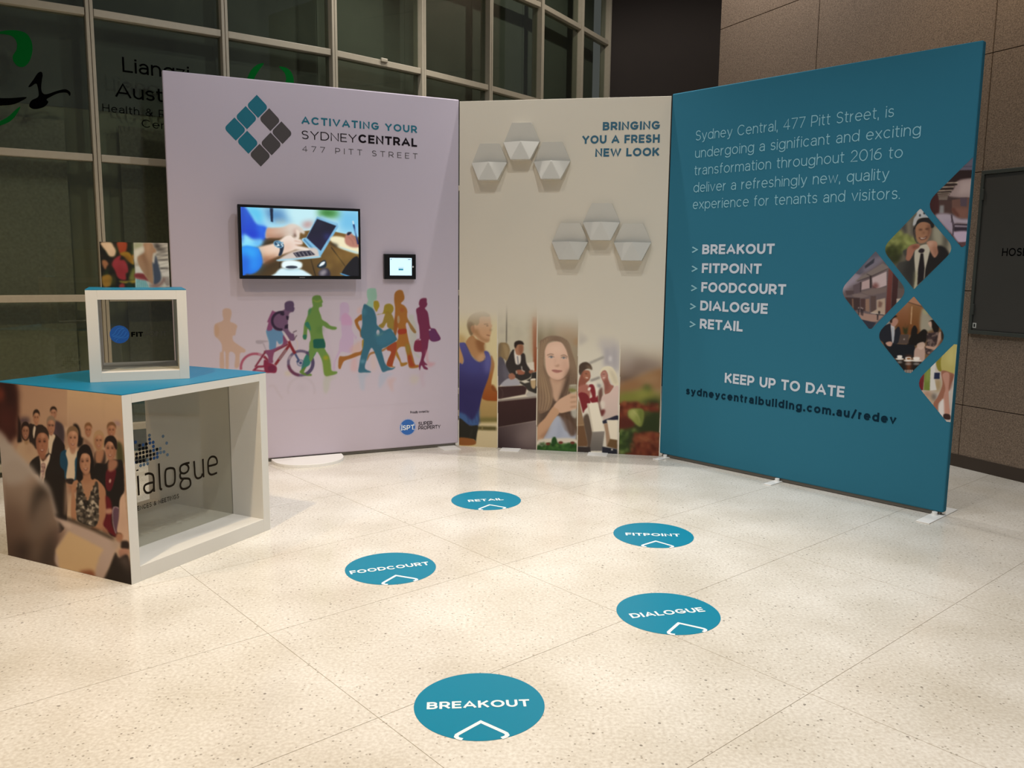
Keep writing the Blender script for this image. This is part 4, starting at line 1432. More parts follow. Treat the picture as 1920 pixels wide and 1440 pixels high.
A.P(('54549a', '36306c', '200,450 150,850'), '30,425 60,408 85,412 100,440 150,540 210,590 260,575 275,545 262,490 300,495 325,560 320,640 300,740 260,850 235,940 215,1050 205,1180 125,1180 25,1125 25,640 60,610 70,560', 1, .8)
A.P('6f70b2', '290,500 322,560 320,660 285,700 265,620', .55, 6)
A.P('4a4e9c', '100,560 200,600 240,680 150,700 60,660', .4, 8)
A.P('4a78b8', '25,1060 90,1080 150,1130 205,1050 215,1000 208,1180 125,1180 25,1125', .85, 3)
for a, b in ((60, 900), (95, 930), (130, 950), (165, 960)):
    A.L('2d2b62', [(a, b), (a + 40, b + 130), (a + 60, 1160)], 9, .5, 2)
A.L('3a3450', '85,420 150,540 212,592 262,577 272,548', 7, .6, 1)
A.P('25231c', '25,1115 125,1180 205,1182 195,1260 180,1355 165,1310 25,1300', 1)
A.L('3f3d36', '150,1220 130,1300', 6, .6, 1.5)
A.P('b26a30', '25,1295 165,1310 172,1360 25,1360', 1, 1)
fade(A, 575, 628)
A.build('photo_strip', mboard, INKP, 0.0006, GAIN, kp)

# 2 people talking
A, kp = strip(1, 565)
A.crop(855, 560, 4.966)
A.Q(('b9b29c', 'a9a28e', '550,0 550,500'), '380,0 770,0 770,800 380,800')
A.speck('400,150 720,150 720,420 400,420', ['a29a88', 'b5ae9c', '9c958a'], 40, 22, .3, 4)
A.L('3a3530', '473,60 470,420', 7)
A.L('8a8478', '480,60 477,400', 5, .5)
A.P('b3855f', '712,140 770,120 770,480 705,500', .6, 8)
A.Q(('b58a6c', 'b0532c', '740,180 740,640'), '712,170 770,170 770,680 722,682', 1, 1.5)
A.Q('beb5a6', '650,600 725,588 730,670 670,675')
# man
A.P('2e2826', '520,485 545,478 575,540 600,510 640,515 655,600 690,660 705,700 680,740 610,765 560,740 490,690 462,640 470,580', 1)
A.P('c2bab0', '545,478 600,520 598,600 560,610 545,550', 1, .6)
A.L('5a5a66', '572,535 580,610', 9)
A.P('b57e5e', '548,455 560,420 600,415 625,435 625,490 600,525 565,520 552,490', 1)
A.P('8a5238', '590,430 625,440 624,490 600,525 585,480', .5, 2)
A.P('2b211c', '542,440 548,405 585,390 620,400 632,428 600,425 570,432 556,462', 1)
A.P('b06a50', '560,670 600,662 640,680 630,705 580,705', 1, .8)
A.P('a86a50', '680,670 715,665 718,690 685,695', 1, .8)
A.L('bfb8ac', '610,628 615,665 640,680', 8, .9)
A.L('b8b0a4', '560,672 565,700', 10, .8)
# woman from behind
A.P('8a7350', '400,430 440,408 480,420 502,470 495,520 470,580 445,560 395,580', 1, .8)
A.P('a88f66', '440,425 475,440 490,500 470,560 450,500', .6, 2.5)
A.P('6a5a48', '395,430 420,430 415,560 395,580', .6, 2)
A.P('4a4650', '395,560 440,560 470,640 500,710 520,740 470,770 420,800 392,800', 1)
A.P('5f5c66', '440,600 470,650 500,700 470,760 440,720', .5, 3)
A.P('8f8e96', '470,750 540,740 590,770 585,805 420,812', 1, 1)
A.P('a97058', '488,715 520,692 550,715 545,745 505,752', 1, .8)
# table and sofas
A.P('35302c', '590,775 640,770 700,740 750,745 750,880 680,860 640,820', 1, 1)
A.Q('2c2825', '705,690 752,682 752,880 690,850')
A.Q('b9b3a4', '605,770 650,758 690,775 640,788')
A.P('b59a72', '695,755 740,750 738,830 705,828', 1, .6)
A.Q('d0c8ba', '695,748 742,744 742,756 695,762')
A.P('9a948c', '660,880 680,862 750,890 750,920 660,905', 1, .8)
A.Q('3d2827', '390,820 625,808 660,830 645,890 400,935 390,930')
A.Q('7d746c', '390,942 750,905 750,925 390,958')
A.Q(('3c2524', '33201f', '560,930 560,1200'), '385,958 752,922 752,1135 385,1200')
A.L('51403c', '398,822 430,850 435,905 415,935', 6, .7, 1, 1)
A.Q(('35282a', '6a5c5a', '420,1380 740,1180'), '380,1198 755,1135 755,1440 380,1440', 1, 1)
A.P('7a6b68', '560,1260 755,1180 755,1330 650,1400', .5, 12)
fade(A, 565, 625)
A.build('photo_strip', mboard, INKP, 0.0006, GAIN, kp)

# 3 woman with a glass
A, kp = strip(2, 578)
A.crop(1000, 560, 4.966)
A.Q(('a49a82', '8d7a62', '250,100 250,700'), '0,0 500,0 500,1440 0,1440')
A.Q('6f6449', '50,130 85,150 80,420 40,420', .8, 7)
A.Q('807458', '140,170 200,180 195,360 130,380', .8, 9)
A.Q('a88a6c', '200,200 420,250 415,420 220,350', .8, 14)
A.P('b58a5e', '380,380 420,370 415,440 385,430', .7, 5)
A.Q(('5a463a', '3c2c26', '60,850 380,1150'), '40,760 400,700 400,1250 40,1250', .85, 8)
A.P('7d6450', '55,430 85,380 140,350 210,345 280,365 330,410 360,500 400,640 405,760 400,900 330,1000 270,880 290,740 340,640 330,560 300,470 250,410 180,395 130,420 110,480 95,600 130,700 165,780 185,900 160,1010 100,1060 45,1040 45,760', 1, 1)
A.P('9a8066', '70,440 120,380 180,360 150,400 110,460 90,580 70,640', .6, 5)
A.P('a38a70', '260,370 330,420 370,540 400,700 390,760 350,640 320,500', .45, 6)
A.P('a88a66', '60,700 110,720 150,850 170,950 130,1000 110,880 60,800', .5, 6)
A.P('bd987e', '155,735 230,760 300,740 290,800 250,900 220,960 185,920 175,840', 1, 2)
A.P('d2ab94', '108,520 112,470 140,420 200,400 260,408 300,450 325,520 335,600 328,670 290,730 235,758 180,745 140,710 115,640', 1, 1)
A.P('dcb9a2', '130,470 200,420 270,440 290,500 220,520 140,510', .6, 8)
A.P('a87860', '115,640 140,710 180,745 235,758 290,730 328,670 320,720 240,775 160,745', .6, 5)
A.P('b58670', '280,560 330,600 320,680 280,720 265,650', .4, 8)
A.L('6f5442', '128,528 160,515 190,522', 7, .75, 1.2, 1)
A.L('6f5442', '255,532 290,525 318,545', 7, .75, 1.2, 1)
A.E('c2b0a6', 165, 545, 26, 9, -3, .9, .8)
A.E('4a5a66', 168, 544, 11, 9, 0, .9, .8)
A.L('4a342c', '138,545 165,533 195,545', 5, .8, .8, 1)
A.E('bca99e', 285, 552, 25, 8, 6, .9, .8)
A.E('48565f', 283, 551, 10, 8, 0, .9, .8)
A.L('4a342c', '258,550 285,541 312,556', 5, .8, .8, 1)
A.P('9f7058', '195,620 215,635 240,628 235,610 215,622', .6, 2)
A.L('a87a64', '205,560 200,610', 8, .35, 3)
A.P('b0746a', '170,666 205,660 225,664 270,672 235,690 200,688', .95, 1)
A.L('7a3f3a', '172,668 220,673 268,673', 4, .7, .6)
A.P('5f4a3c', '340,650 400,720 405,900 330,930 250,930 275,860 300,760', .75, 6)
A.Q('3a2a24', '310,760 345,690 340,820 300,880 270,900', .6, 8)
for k in range(16):
    f = k / 15
    A.L(['a88c6c', '6a5240', '8a7056', 'b89a78'][k % 4], [(150 - 90 * f, 360 + 50 * f), (100 - 45 * f, 470 + 60 * f), (90 - 35 * f, 640 + 30 * f), (135 - 75 * f, 780), (170 - 105 * f, 930), (140 - 85 * f, 1040)], 7, .45, 1.2, 1)
    A.L(['9a8066', '5a463a', '7a624e', 'a88e70'][k % 4], [(240 + 70 * f, 360 + 40 * f), (310 + 50 * f, 480 + 30 * f), (340 + 55 * f, 620), (335 + 65 * f, 760), (300 + 95 * f, 880), (280 + 110 * f, 980)], 7, .45, 1.2, 1)
A.P('9aa0b0', '170,1130 220,1090 300,1110 370,1180 380,1320 110,1320 130,1220', 1, 2)
A.P('868da0', '240,1120 270,1200 250,1310 220,1310', .5, 5)
A.P('5f4434', '240,1080 300,1060 350,1110 390,1180 395,1260 350,1280 320,1230 280,1140', .85, 3)
for a in range(9):
    A.L(['8a6a50', '4a342a', '6f5240'][a % 3], [(250 + a * 14, 1070), (262 + a * 15, 1150 + 8 * a), (300 + a * 10, 1230 + 6 * a)], 6, .5, 1.5, 1)
A.P('c49876', '40,1190 110,1110 190,1000 250,1010 245,1060 190,1130 120,1250 80,1310 40,1315', 1, 1.2)
A.P('9a6a4c', '60,1290 150,1200 230,1080 245,1060 190,1140 110,1280', .6, 4)
A.P('c8a084', '190,1000 240,940 300,905 350,880 400,860 408,920 400,1030 330,1050 250,1065 230,1030', 1, 1)
for yy in (915, 960, 1005):
    A.L('8f6448', [(345, yy + 5), (400, yy - 2)], 8, .7, 1.5)
A.P('a3a48c', '335,810 405,805 400,880 350,880', .6, 1.5)
A.P('8a8a3c', '330,845 360,835 400,850 390,865 345,868', .8, 1.5)
A.P('aaa89c', '352,1040 405,1030 400,1110 360,1095', .8, 2)
A.L('cfcabc', '338,808 404,804', 6, .7, 1)
A.P('c2b8a8', '40,1320 200,1300 400,1310 400,1420 40,1420', 1, 2)
A.P('3a6b2e', '40,1370 100,1375 150,1340 175,1345 180,1300 200,1290 218,1330 260,1350 400,1350 395,1440 30,1440', 1, 2)
A.speck('40,1350 400,1350 395,1400 40,1400', ['2c5524', '4f8438', '6a9a44', '24481e'], 60, 14, .7, 2)
A.P('2d5a26', '170,1340 180,1300 205,1290 220,1335 200,1360', 1, 1)
for x, y in ((137, 1352), (255, 1340), (365, 1342)):
    A.E('8c4232', x, y, 21, 13, 0, 1, 1)
fade(A, 580, 640)
A.build('photo_strip', mboard, INKP, 0.0006, GAIN, kp)

# 4 two women shopping
A, kp = strip(3, 600)
A.crop(1080, 560, 4.8)
A.Q(('bfb7a2', 'c2bbac', '200,200 200,700'), '0,0 420,0 420,1440 0,1440')
A.P('948c88', '25,290 60,310 105,360 75,390 25,410', .8, 5)
A.P('9c959a', '215,330 280,350 330,340 355,360 400,420 400,650 360,650 340,620 255,600 250,480 205,440', .7, 8)
A.Q('8d8890', '255,440 300,440 305,600 255,600', .6, 5)
A.Q('86828a', '325,420 360,430 365,660 335,640', .6, 6)
A.E('c9c4c0', 308, 540, 12, 26, 0, .8, 3)
A.L('8a847c', '120,582 250,525', 20, .9, 2)
A.L('77716c', '130,740 215,708', 20, .9, 2)
A.L('4a4a52', '185,780 220,790', 26, .8, 3)
A.P('d2cbbb', '100,770 180,760 210,860 190,1000 90,1000 20,1000 10,880', .8, 4)
# left woman
A.P('a8604c', '25,740 60,650 110,660 130,690 120,730 90,760 80,780 20,800', 1, 1)
A.P('4a3a30', '25,640 30,600 60,575 100,572 135,600 145,640 120,630 90,635 60,660 40,690 25,660', 1, 1)
A.P('8a7058', '90,600 130,610 142,640 120,635', .7, 3)
A.P('b87458', '70,650 110,645 128,665 122,700 100,728 75,720 62,690', 1, 1)
A.L('5a3428', '82,672 100,678', 6, .8, 1)
A.E('d8c4b4', 98, 712, 14, 5, 15, .9, .8)
A.P('b87060', '15,800 80,770 120,790 130,850 110,900 20,860', 1, 1.5)
A.P('a03238', '20,860 50,842 100,860 130,920 120,960 80,1000 65,1030 50,980 30,900', 1, 1)
A.P('a82f38', '115,790 135,770 160,780 175,830 180,890 195,870 200,940 160,945 140,935 120,900 145,880', 1, 1)
A.E('d8d0c4', 120, 812, 12, 18, 30, .9, 1)
# right woman
A.P('d0c5aa', '212,680 230,630 270,608 320,615 355,660 375,730 385,770 360,790 330,760 300,700 280,660 250,650', 1, 1)
A.P('a89a80', '300,640 345,670 375,760 350,770 325,720', .5, 4)
A.P('b06e5e', '222,690 235,655 265,645 285,680 290,720 310,770 340,790 300,850 260,860 255,780 240,740', 1, 1)
A.P('8a4a3e', '255,740 290,740 300,800 265,850', .5, 4)
A.P('b98072', '230,690 245,655 268,660 275,700 250,735 235,720', 1, 1)
A.E('d6c0b2', 250, 712, 12, 5, -15, .9, .8)
A.L('5a3a30', '240,682 262,678', 5, .8, 1)
A.P('6f4a40', '205,830 235,800 240,880 230,960 250,1010 230,1060 205,1000 200,900', .95, 1.5)
A.P(('c4aaa0', 'b5a298', '300,850 300,1100'), '235,880 270,860 310,845 350,790 385,800 378,960 375,1050 300,1075 245,1090 250,1010 225,940', 1, 1)
A.P('c9beb0', '215,930 250,920 262,960 240,1010 220,980', .8, 2)
A.P('8a3a38', '225,1010 255,995 262,1020 235,1060', .9, 1.5)
A.P('262636', '240,1100 300,1075 375,1050 372,1095 280,1090 280,1120 245,1125', 1, 1)
# bags
A.P('5a4a3e', '60,1090 110,1040 150,1200 130,1370 105,1370 90,1250', 1, 2)
A.Q('7f5a3c', '12,930 30,930 105,1300 100,1330 12,1330')
A.Q('9a7a58', '12,930 25,900 75,1140 60,1140 12,1140', .9)
A.L('b59a78', '12,1142 68,1138', 5)
A.Q('d2c9b6', '100,945 195,930 255,1190 148,1198')
A.Q('b5ab98', '100,945 112,940 158,1198 148,1198')
A.Q(('7a726a', '5c5650', '200,1200 180,1370'), '150,1200 258,1194 235,1370 120,1370')
A.Q('332c2a', '12,1330 130,1335 130,1440 12,1440')
A.Q('a58468', '250,1125 285,1120 310,1270 275,1330 265,1200')
A.Q('d2c7b2', '282,1100 372,1090 370,1270 312,1268')
A.Q('7d5c38', '305,1262 372,1272 372,1355 275,1330')
A.Q('23242e', '235,1330 372,1355 372,1440 235,1440')
A.Q('d8d0c4', '318,1350 330,1350 330,1366 318,1366')
fade(A, 600, 665)
A.build('photo_strip', mboard, INKP, 0.0006, GAIN, kp)

# 5 salad
A, kp = strip(4, 625)
A.crop(1080, 560, 4.8)
A.Q(('b0a590', 'a8845c', '560,350 600,850'), '370,0 800,0 800,1440 370,1440')
A.P('7d6a5e', '395,430 470,400 560,470 700,520 780,560 780,640 600,690 460,740 395,760', .95, 14)
A.P('5a463c', '395,680 470,700 560,660 520,730 395,770', .8, 10)
A.P('94867c', '400,480 480,470 520,560 460,640 400,620', .7, 14)
A.P('6a564a', '540,540 640,560 620,640 540,640', .5, 14)
A.P('a5764c', '395,770 560,710 780,630 780,800 560,830 395,880', 1, 7)
A.P('b08a60', '560,720 700,670 760,740 640,790', .6, 10)
A.Q(('8a8a3c', '3a3a1c', '560,850 600,1150'), '380,850 780,850 780,1440 380,1440', 1, 10)
A.P('97963c', '395,880 480,850 560,830 640,800 700,840 660,900 560,920 440,930 395,950', 1, 8)
A.E('4f6a2c', 640, 800, 34, 28, 0, .9, 7)
A.P('a3a24a', '540,850 620,820 650,870 590,910', .6, 8)
A.P('2f3a1c', '600,930 700,910 760,940 755,1240 600,1230 580,1100 700,1000', .95, 8)
A.P('8a3a26', '390,960 460,935 540,930 590,960 640,960 700,960 750,990 745,1020 640,1005 560,990 480,1000 470,1060 500,1090 520,1140 440,1170 390,1160', 1, 4)
A.speck('390,940 750,940 745,1010 390,1060', ['a64a2a', '7a2e20', 'b5603a', '5a2618'], 70, 16, .7, 3)
A.P('6a2c20', '390,1080 450,1070 520,1110 500,1160 430,1180 390,1200', .9, 5)
A.P('98a04a', '470,1010 510,992 590,992 610,1030 605,1100 585,1150 550,1140 500,1090 472,1060', 1, 2)
A.P('b9b66a', '480,1020 510,1000 540,1010 520,1080 490,1060', .7, 5)
A.P('6a7a2c', '560,1000 605,1010 600,1110 575,1140', .6, 4)
A.L('c4c080', '510,1005 560,1060 575,1120', 7, .6, 2, 1)
A.P('4a5a28', '385,1210 440,1180 540,1170 560,1230 500,1330 460,1390 385,1390', 1, 6)
A.speck('385,1190 560,1180 500,1380 385,1390', ['6a8a3c', '3a5222', '8aa050', '2c401c', '5a7830'], 90, 20, .6, 3)
A.P('26281a', '460,1230 560,1220 560,1330 480,1390', .6, 8)
A.P('8e4028', '520,1270 560,1220 640,1200 720,1205 745,1240 745,1440 440,1440 460,1390 530,1380', 1, 4)
A.speck('530,1215 745,1210 742,1400 470,1400', ['a8502f', '7a2f20', 'b8683f', '94402a', '5c2418'], 110, 20, .6, 3)
for a in range(7):
    A.L('c07a4e', [(560 + a * 25, 1240 + 14 * (a % 3)), (600 + a * 22, 1260 + 10 * a), (640 + a * 15, 1240 + 20 * a)], 6, .5, 2, 1)
fade(A, 625, 690)
A.build('photo_strip', mboard, INKP, 0.0006, GAIN, kp)

# ---------------------------------------------------------------- diamond photos on the teal wall
def round_sq(pts, r):
    """square given by 4 photo points (top,right,bottom,left) with its left/right corners rounded by fraction r"""
    p = [np.array(q, float) for q in pts]
    out = []
    for i in range(4):
        a, b, c = p[i - 1], p[i], p[(i + 1) % 4]
        k = r if i in (1, 3) else 0.02
        for t in np.linspace(0, 1, 7):
            out.append((1 - t) ** 2 * (b + (a - b) * k) + 2 * t * (1 - t) * b + t * t * (b + (c - b) * k))
    return [tuple(q) for q in out]


def diamond(ox, oy, k, pts, r=.2):
    q = round_sq(pts, r)
    ph = np.array([(ox + a / k, oy + b / k) for a, b in q])
    A = sheet(RP, ph.min(0) - 2, ph.max(0) + 2, 1.6, C_TEAL)
    return A, q, (ox, oy, k)


def finish(A, q, crop):
    A.crop(*crop)
    # mask the picture to its diamond, teal outside
    m, x0, y0, x1, y1 = A.mask(A.to(q))
    full = np.zeros((A.ny, A.nx))
    full[y0:y1, x0:x1] = m
    A.img = A.img * full[..., None] + hexc(C_TEAL) * (1 - full[..., None])
    return A.build('diamond_photo', rskin, INKP, 0.0007, GAIN, q)


# man fastening a helmet
A, q, cr_ = diamond(1640, 380, 8, [(688, 85), (1205, 690), (590, 1300), (105, 690)])
A.crop(*cr_)
A.Q('5d5648', '-50,0 1300,0 1300,1400 -50,1400')
A.Q('6f6858', '480,280 560,280 560,500 480,480', .8, 4)
A.Q('3d3a38', '380,330 470,300 480,470 440,450', .9, 4)
A.Q('4a4640', '545,300 600,300 600,480 550,480', .7, 4)
A.P('8b8672', '880,360 1020,420 1030,620 940,640 880,560', .9, 5)
A.Q('4d4a40', '1020,440 1060,480 1120,560 1100,660 1025,640', .8, 5)
A.P('918b78', '1110,560 1150,580 1160,680 1200,680 1180,760 1130,820 1100,740', .9, 4)
A.P('7a7e42', '100,640 200,550 320,430 400,420 440,470 520,490 620,560 640,620 560,640 500,720 440,730 300,760 180,760', 1, 4)
A.speck('110,640 320,430 440,470 620,560 560,660 440,740 180,760', ['98a055', '5f6a30', 'a8ac62', '6d7638', '868d48'], 150, 30, .6, 3)
A.P('2f3318', '110,700 240,660 380,640 400,720 380,830 340,940 200,830', .9, 8)
A.speck('110,680 400,640 380,800 300,930', ['4f5a2a', '262a14', '6a7238', '3a421e'], 70, 26, .6, 4)
A.P('3a3834', '480,860 420,730 520,690 600,740 640,900 620,1300 560,1280 340,1010 370,900', 1, 1.5)
A.P('262422', '520,820 620,760 620,1280 430,1080 480,900', .8, 8)
A.P('1d1a19', '820,760 940,650 1060,680 1110,820 900,1000 740,1150 740,1050 780,860', 1, 1.5)
A.P('a8a08e', '600,740 700,640 830,640 810,800 760,1000 740,1150 640,1240 590,1300 610,1100', 1, 1)
A.P('8f8a66', '600,1050 640,1040 630,1270 590,1300', .7, 4)
A.Q('1c1719', '690,760 730,760 750,980 735,1160 640,1240 650,1000')
A.P('241c20', '655,730 690,688 745,700 735,745 690,755', 1, .8)
A.P('ab7858', '600,420 640,330 700,290 800,295 850,370 840,470 790,570 720,610 660,600 620,520', 1, 1)
A.P('6d4230', '790,320 850,370 840,470 780,580 800,450', .7, 4)
A.P('a9744f', '620,420 660,380 700,400 690,480 640,520', .5, 6)
A.E('3a2119', 690, 405, 28, 10, 0, .9, 1.5)
A.E('3a2119', 785, 395, 28, 10, 0, .9, 1.5)
A.P('6a3f2e', '715,440 755,430 750,470 720,470', .5, 3)
A.P('5a2c24', '660,520 720,530 780,500 770,540 700,560', .9, 1.2)
A.P('c2ac9c', '685,525 740,530 775,510 750,540 700,545', .95, .8)
A.P('1f1c1c', '600,360 640,270 720,230 820,220 880,290 890,360 850,380 830,320 760,290 690,295 630,340 610,400 620,540 650,610 630,600 590,520 580,390', 1, .8)
A.P('9a9a9a', '640,120 680,95 740,110 790,180 820,220 720,225 650,250 610,330 575,340 590,240 630,180', 1, 1)
A.P('b5b3b0', '660,120 720,120 740,160 690,190 650,200', .6, 5)
A.E('1c1c1e', 748, 158, 18, 18)
A.E('2a2a2c', 680, 190, 14, 20)
A.E('6f8aa0', 770, 180, 12, 22, 20, .8, 1)
A.L('8a6a58', '840,380 830,470 800,560', 10, .7, 1)
A.L('a89080', '600,400 595,500 640,600', 8, .6, 1)
A.P('ad7058', '490,690 540,640 640,615 680,640 660,680 600,720 570,790 520,870 470,850 480,760', 1, 1)
A.P('7a4432', '560,650 640,640 660,660 590,700', .6, 3)
A.P('b8846a', '780,600 840,570 930,590 940,680 950,760 900,825 850,760 820,680', 1, 1)
A.P('c09a84', '790,610 850,580 880,600 850,660 810,650', .6, 4)
A.P('7d4c38', '880,650 940,680 948,760 900,820', .5, 5)
finish(A, q, cr_)

# street corner building
A, q, cr_ = diamond(1560, 460, 8, [(655, 88), (1140, 690), (572, 1275), (112, 680)])
A.crop(*cr_)
A.Q('5c4f50', '-50,0 1300,0 1300,1400 -50,1400')
A.P('857a86', '110,640 220,520 330,410 440,440 420,520 300,600 200,660 120,690', 1, 8)
A.P('a394a0', '120,640 190,570 220,600 150,670', .8, 8)
A.Q('4f4c58', '340,420 640,100 720,160 480,400 420,440')
A.P('6a6470', '480,330 560,220 720,170 770,230 560,380 480,420', .9, 5)
A.Q('33333c', '490,310 640,190 630,260 500,350')
A.Q('6f635e', '420,480 760,270 850,320 840,370 560,470 380,540 350,540')
A.L('3a3032', '380,540 600,460 840,350', 10)
A.L('3a3032', '520,430 600,465', 10)
A.Q('a89494', '600,490 820,390 820,600 680,650 610,600')
A.Q('a08886', '450,550 570,505 570,640 440,670')
A.P('7a3f3a', '610,590 660,560 700,600 680,650 620,640', .8, 4)
A.L('2e2426', '580,460 580,640', 24)
A.L('33282a', '430,550 425,700', 18)
A.Q('6a5a56', '430,700 600,650 820,630 810,700 620,745 540,745')
A.Q('54464a', '320,600 420,560 420,700 370,720 320,720')
A.Q('4a3c3e', '200,680 330,680 330,740 220,750')
A.Q('6d5d5a', '290,740 440,720 560,760 450,790 330,770')
A.Q('3c2c2c', '200,780 420,790 420,960 330,980 220,860')
A.Q('7d5e4c', '300,800 320,800 325,960 305,940')
A.Q('8a6a58', '500,810 560,800 560,1000 500,980')
A.Q('4a3432', '430,800 500,800 500,990 430,980')
A.Q('52403c', '580,760 660,760 660,1010 580,1010')
A.Q('a08a78', '670,820 800,790 800,1040 590,1010 600,1000 670,960')
A.Q('6a4a40', '700,830 760,860 740,930 690,930', .8, 2)
A.L('c8b8a8', '580,1010 780,1040', 10)
A.Q(('85473f', '6d3430', '880,330 860,1040'), '850,340 915,390 900,640 880,980 800,1050 830,640')
A.Q(('4a2a2a', '3a2222', '950,450 930,900'), '915,390 1000,480 980,800 960,880 885,960 905,640')
A.Q('4a4440', '1000,520 1110,600 1130,700 1110,760 990,790')
A.Q('5a4c48', '990,640 1130,660 1110,760 990,790')
A.Q('a89888', '970,800 1070,800 1020,860 970,860')
A.Q('97776a', '380,1000 560,1030 780,1050 680,1140 560,1150 440,1110')
A.Q('2c2c38', '430,1110 660,1160 580,1290 540,1260')
for x, y in ((400, 1000), (440, 1000), (460, 1010)):
    A.L('2a2226', [(x, y - 60), (x, y + 45)], 16)
    A.E('8a7a76', x, y - 62, 10, 12)
A.L('1e1a1e', '708,985 708,1030', 26)
A.L('1e1a1e', '686,1040 684,1120', 18)
A.L('1e1a1e', '660,1035 780,1045', 10)
finish(A, q, cr_)

# meeting in a lounge
A, q, cr_ = diamond(1630, 540, 5.541, [(463, 86), (812, 510), (403, 912), (66, 490)])
A.crop(*cr_)
A.Q('7a5a3c', '0,0 900,0 900,1000 0,1000')
A.Q(('a87250', '8a4c20', '420,150 380,470'), '250,260 400,120 460,80 552,180 540,440 520,490 300,480')
A.Q(('a0703f', '8e4f1e', '420,180 420,460'), '420,160 552,190 535,470 420,480', .8, 5)
A.Q('b5805f', '400,145 465,85 552,190')
A.L('4a3424', '400,146 556,194', 6)
A.L('d8b48c', '443,190 432,375', 8, .9, 1.2)
A.P('8a8270', '552,215 640,300 720,380 640,440 530,450', 1, 3)
A.P('9a9a6a', '556,225 590,235 620,270 570,265', .8, 3)
A.Q('7d7870', '70,490 150,380 230,300 210,390 110,480', 1, 2)
A.P('2a3418', '360,470 350,400 380,430 370,360 390,420 410,370 400,430 390,480', .9, 2)
A.P('17120f', '430,500 440,430 470,388 500,430 500,480 560,430 600,450 600,520 560,580 400,600 410,540', 1, 1.2)
A.P('1c1e26', '80,500 130,420 170,385 225,370 240,400 260,440 300,400 320,430 325,520 290,580 200,600 150,570', 1, 1)
A.P('14161c', '150,560 260,580 420,590 470,600 460,720 260,730 180,640', 1, 1.2)
A.P('a8a2a4', '225,380 262,400 255,540 240,570 230,470', 1, .8)
A.L('7d8a94', '243,410 248,540', 9)
A.P('a87a68', '215,340 250,310 290,320 300,350 285,380 260,400 230,385', 1, .8)
A.P('2a1c18', '212,330 225,290 260,280 290,295 260,310 240,330 235,360 218,360', 1, .8)
A.P('b58a78', '170,570 215,555 240,570 225,605 190,600', 1, .8)
A.Q('4a3c36', '320,485 412,482 405,580 300,578')
A.E('8a7f78', 362, 532, 8, 9)
A.P('17110f', '620,350 660,330 705,345 725,400 715,455 680,465 655,420 640,380', 1, .8)
A.P('b89884', '612,360 640,345 650,380 640,410 620,385', 1, .8)
A.P('3a2c2c', '600,480 650,465 720,460 740,500 720,580 690,680 600,690 575,640 600,580', 1, 1)
A.speck('600,480 720,470 700,680 590,680', ['6a5650', '231a1a', '8a7468'], 60, 14, .6, 1.2)
A.P('ab8874', '720,470 750,460 748,520 715,640 640,635 590,620 600,600 690,600', 1, 1)
A.P('2a241c', '750,430 800,480 810,530 755,545', 1, 1.2)
A.P('6a4a38', '740,545 805,540 760,610 700,640', .9, 2)
A.P('a88a7c', '475,630 560,610 580,660 570,760 530,790 470,760', 1, 1)
A.P('b89c8c', '500,580 560,560 580,600 540,640 500,620', .9, 1)
A.Q('1c1613', '260,740 560,770 500,850 400,920 330,840')
A.Q('8a4a28', '380,700 440,700 430,860 390,860', .9, 4)
for x, y, w in ((316, 722, 34), (405, 740, 40), (490, 740, 44)):
    A.E('b8b0a8', x, y + 14, w + 8, 12)
    A.P('cac2ba', [(x - w * .7, y - 20), (x + w * .7, y - 20), (x + w * .5, y + 12), (x - w * .5, y + 12)], 1, .6)
    A.E('8a8480', x, y + 48, w * .8, 12, 0, .8, 1.5)
A.E('a8642c', 410, 735, 22, 9)
for x in (372, 392, 410, 428, 446):
    A.L('cac0b8', [(x, 850), (x + 3, 905)], 9)
finish(A, q, cr_)

# arcade, cut by the wall's edge
e = [(780, -20), (1490, 650), (640, 1280), (60, 665)]
A, q, cr_ = diamond(1730, 300, 8, [(775, -55), (1480, 620), (590, 1310), (50, 660)])
A.u1 = min(A.u1, RW - .002)
A.nx = int(A.nx * .5)
A.img = A.img[:, :A.nx]
A.crop(*cr_)
A.Q('42312f', '-50,-100 1500,-100 1500,1400 -50,1400')
A.Q('55505e', '540,160 780,-60 900,-60 900,150')
A.L('3a3844', '600,100 800,95', 10)
A.Q('2b1c1b', '360,330 560,155 900,150 900,260 560,280 520,330')
A.P('8a7672', '540,310 900,290 900,545 400,545 470,430', 1, 2)
A.Q('a08c88', '580,320 900,300 900,500 520,520', .7, 6)
for k, (xa, ya, xb, yb) in enumerate(((340, 345, 530, 340), (285, 410, 470, 402), (225, 465, 440, 455), (215, 500, 420, 490), (225, 530, 400, 520), (235, 552, 380, 545))):
    A.L('b5a48c', [(xa, ya), (xb, yb)], 12 if k < 3 else 8)
    A.L('2a1f1b', [(xa - 20, ya + 28), (xb - 10, yb + 25)], 24 if k < 3 else 12)
A.Q('6a5c52', '235,560 380,548 370,600 240,600')
A.Q(('3f2020', '4a2726', '80,650 240,650'), '60,660 130,570 215,490 245,620 250,800 180,820')
A.Q('4a3430', '250,610 480,610 480,800 250,800')
A.Q('6a4a40', '440,600 700,560 690,880 520,870 440,780')
A.Q('4a3c44', '560,565 670,560 660,700 570,690')
A.Q('85584a', '480,720 690,720 680,880 540,870', .8, 4)
A.P('6d3f34', '430,740 470,720 500,760 545,820 540,870 490,840', .9, 2)
A.Q('7a7878', '260,680 320,680 320,800 250,800', .9, 2)
A.P('938690', '190,830 330,800 440,820 560,880 700,890 690,960 470,960 470,1120 330,1000', 1, 3)
A.Q('8a7a90', '300,900 450,900 450,1110 330,990', .6, 8)
A.Q('302630', '470,960 680,965 670,1080 470,1070')
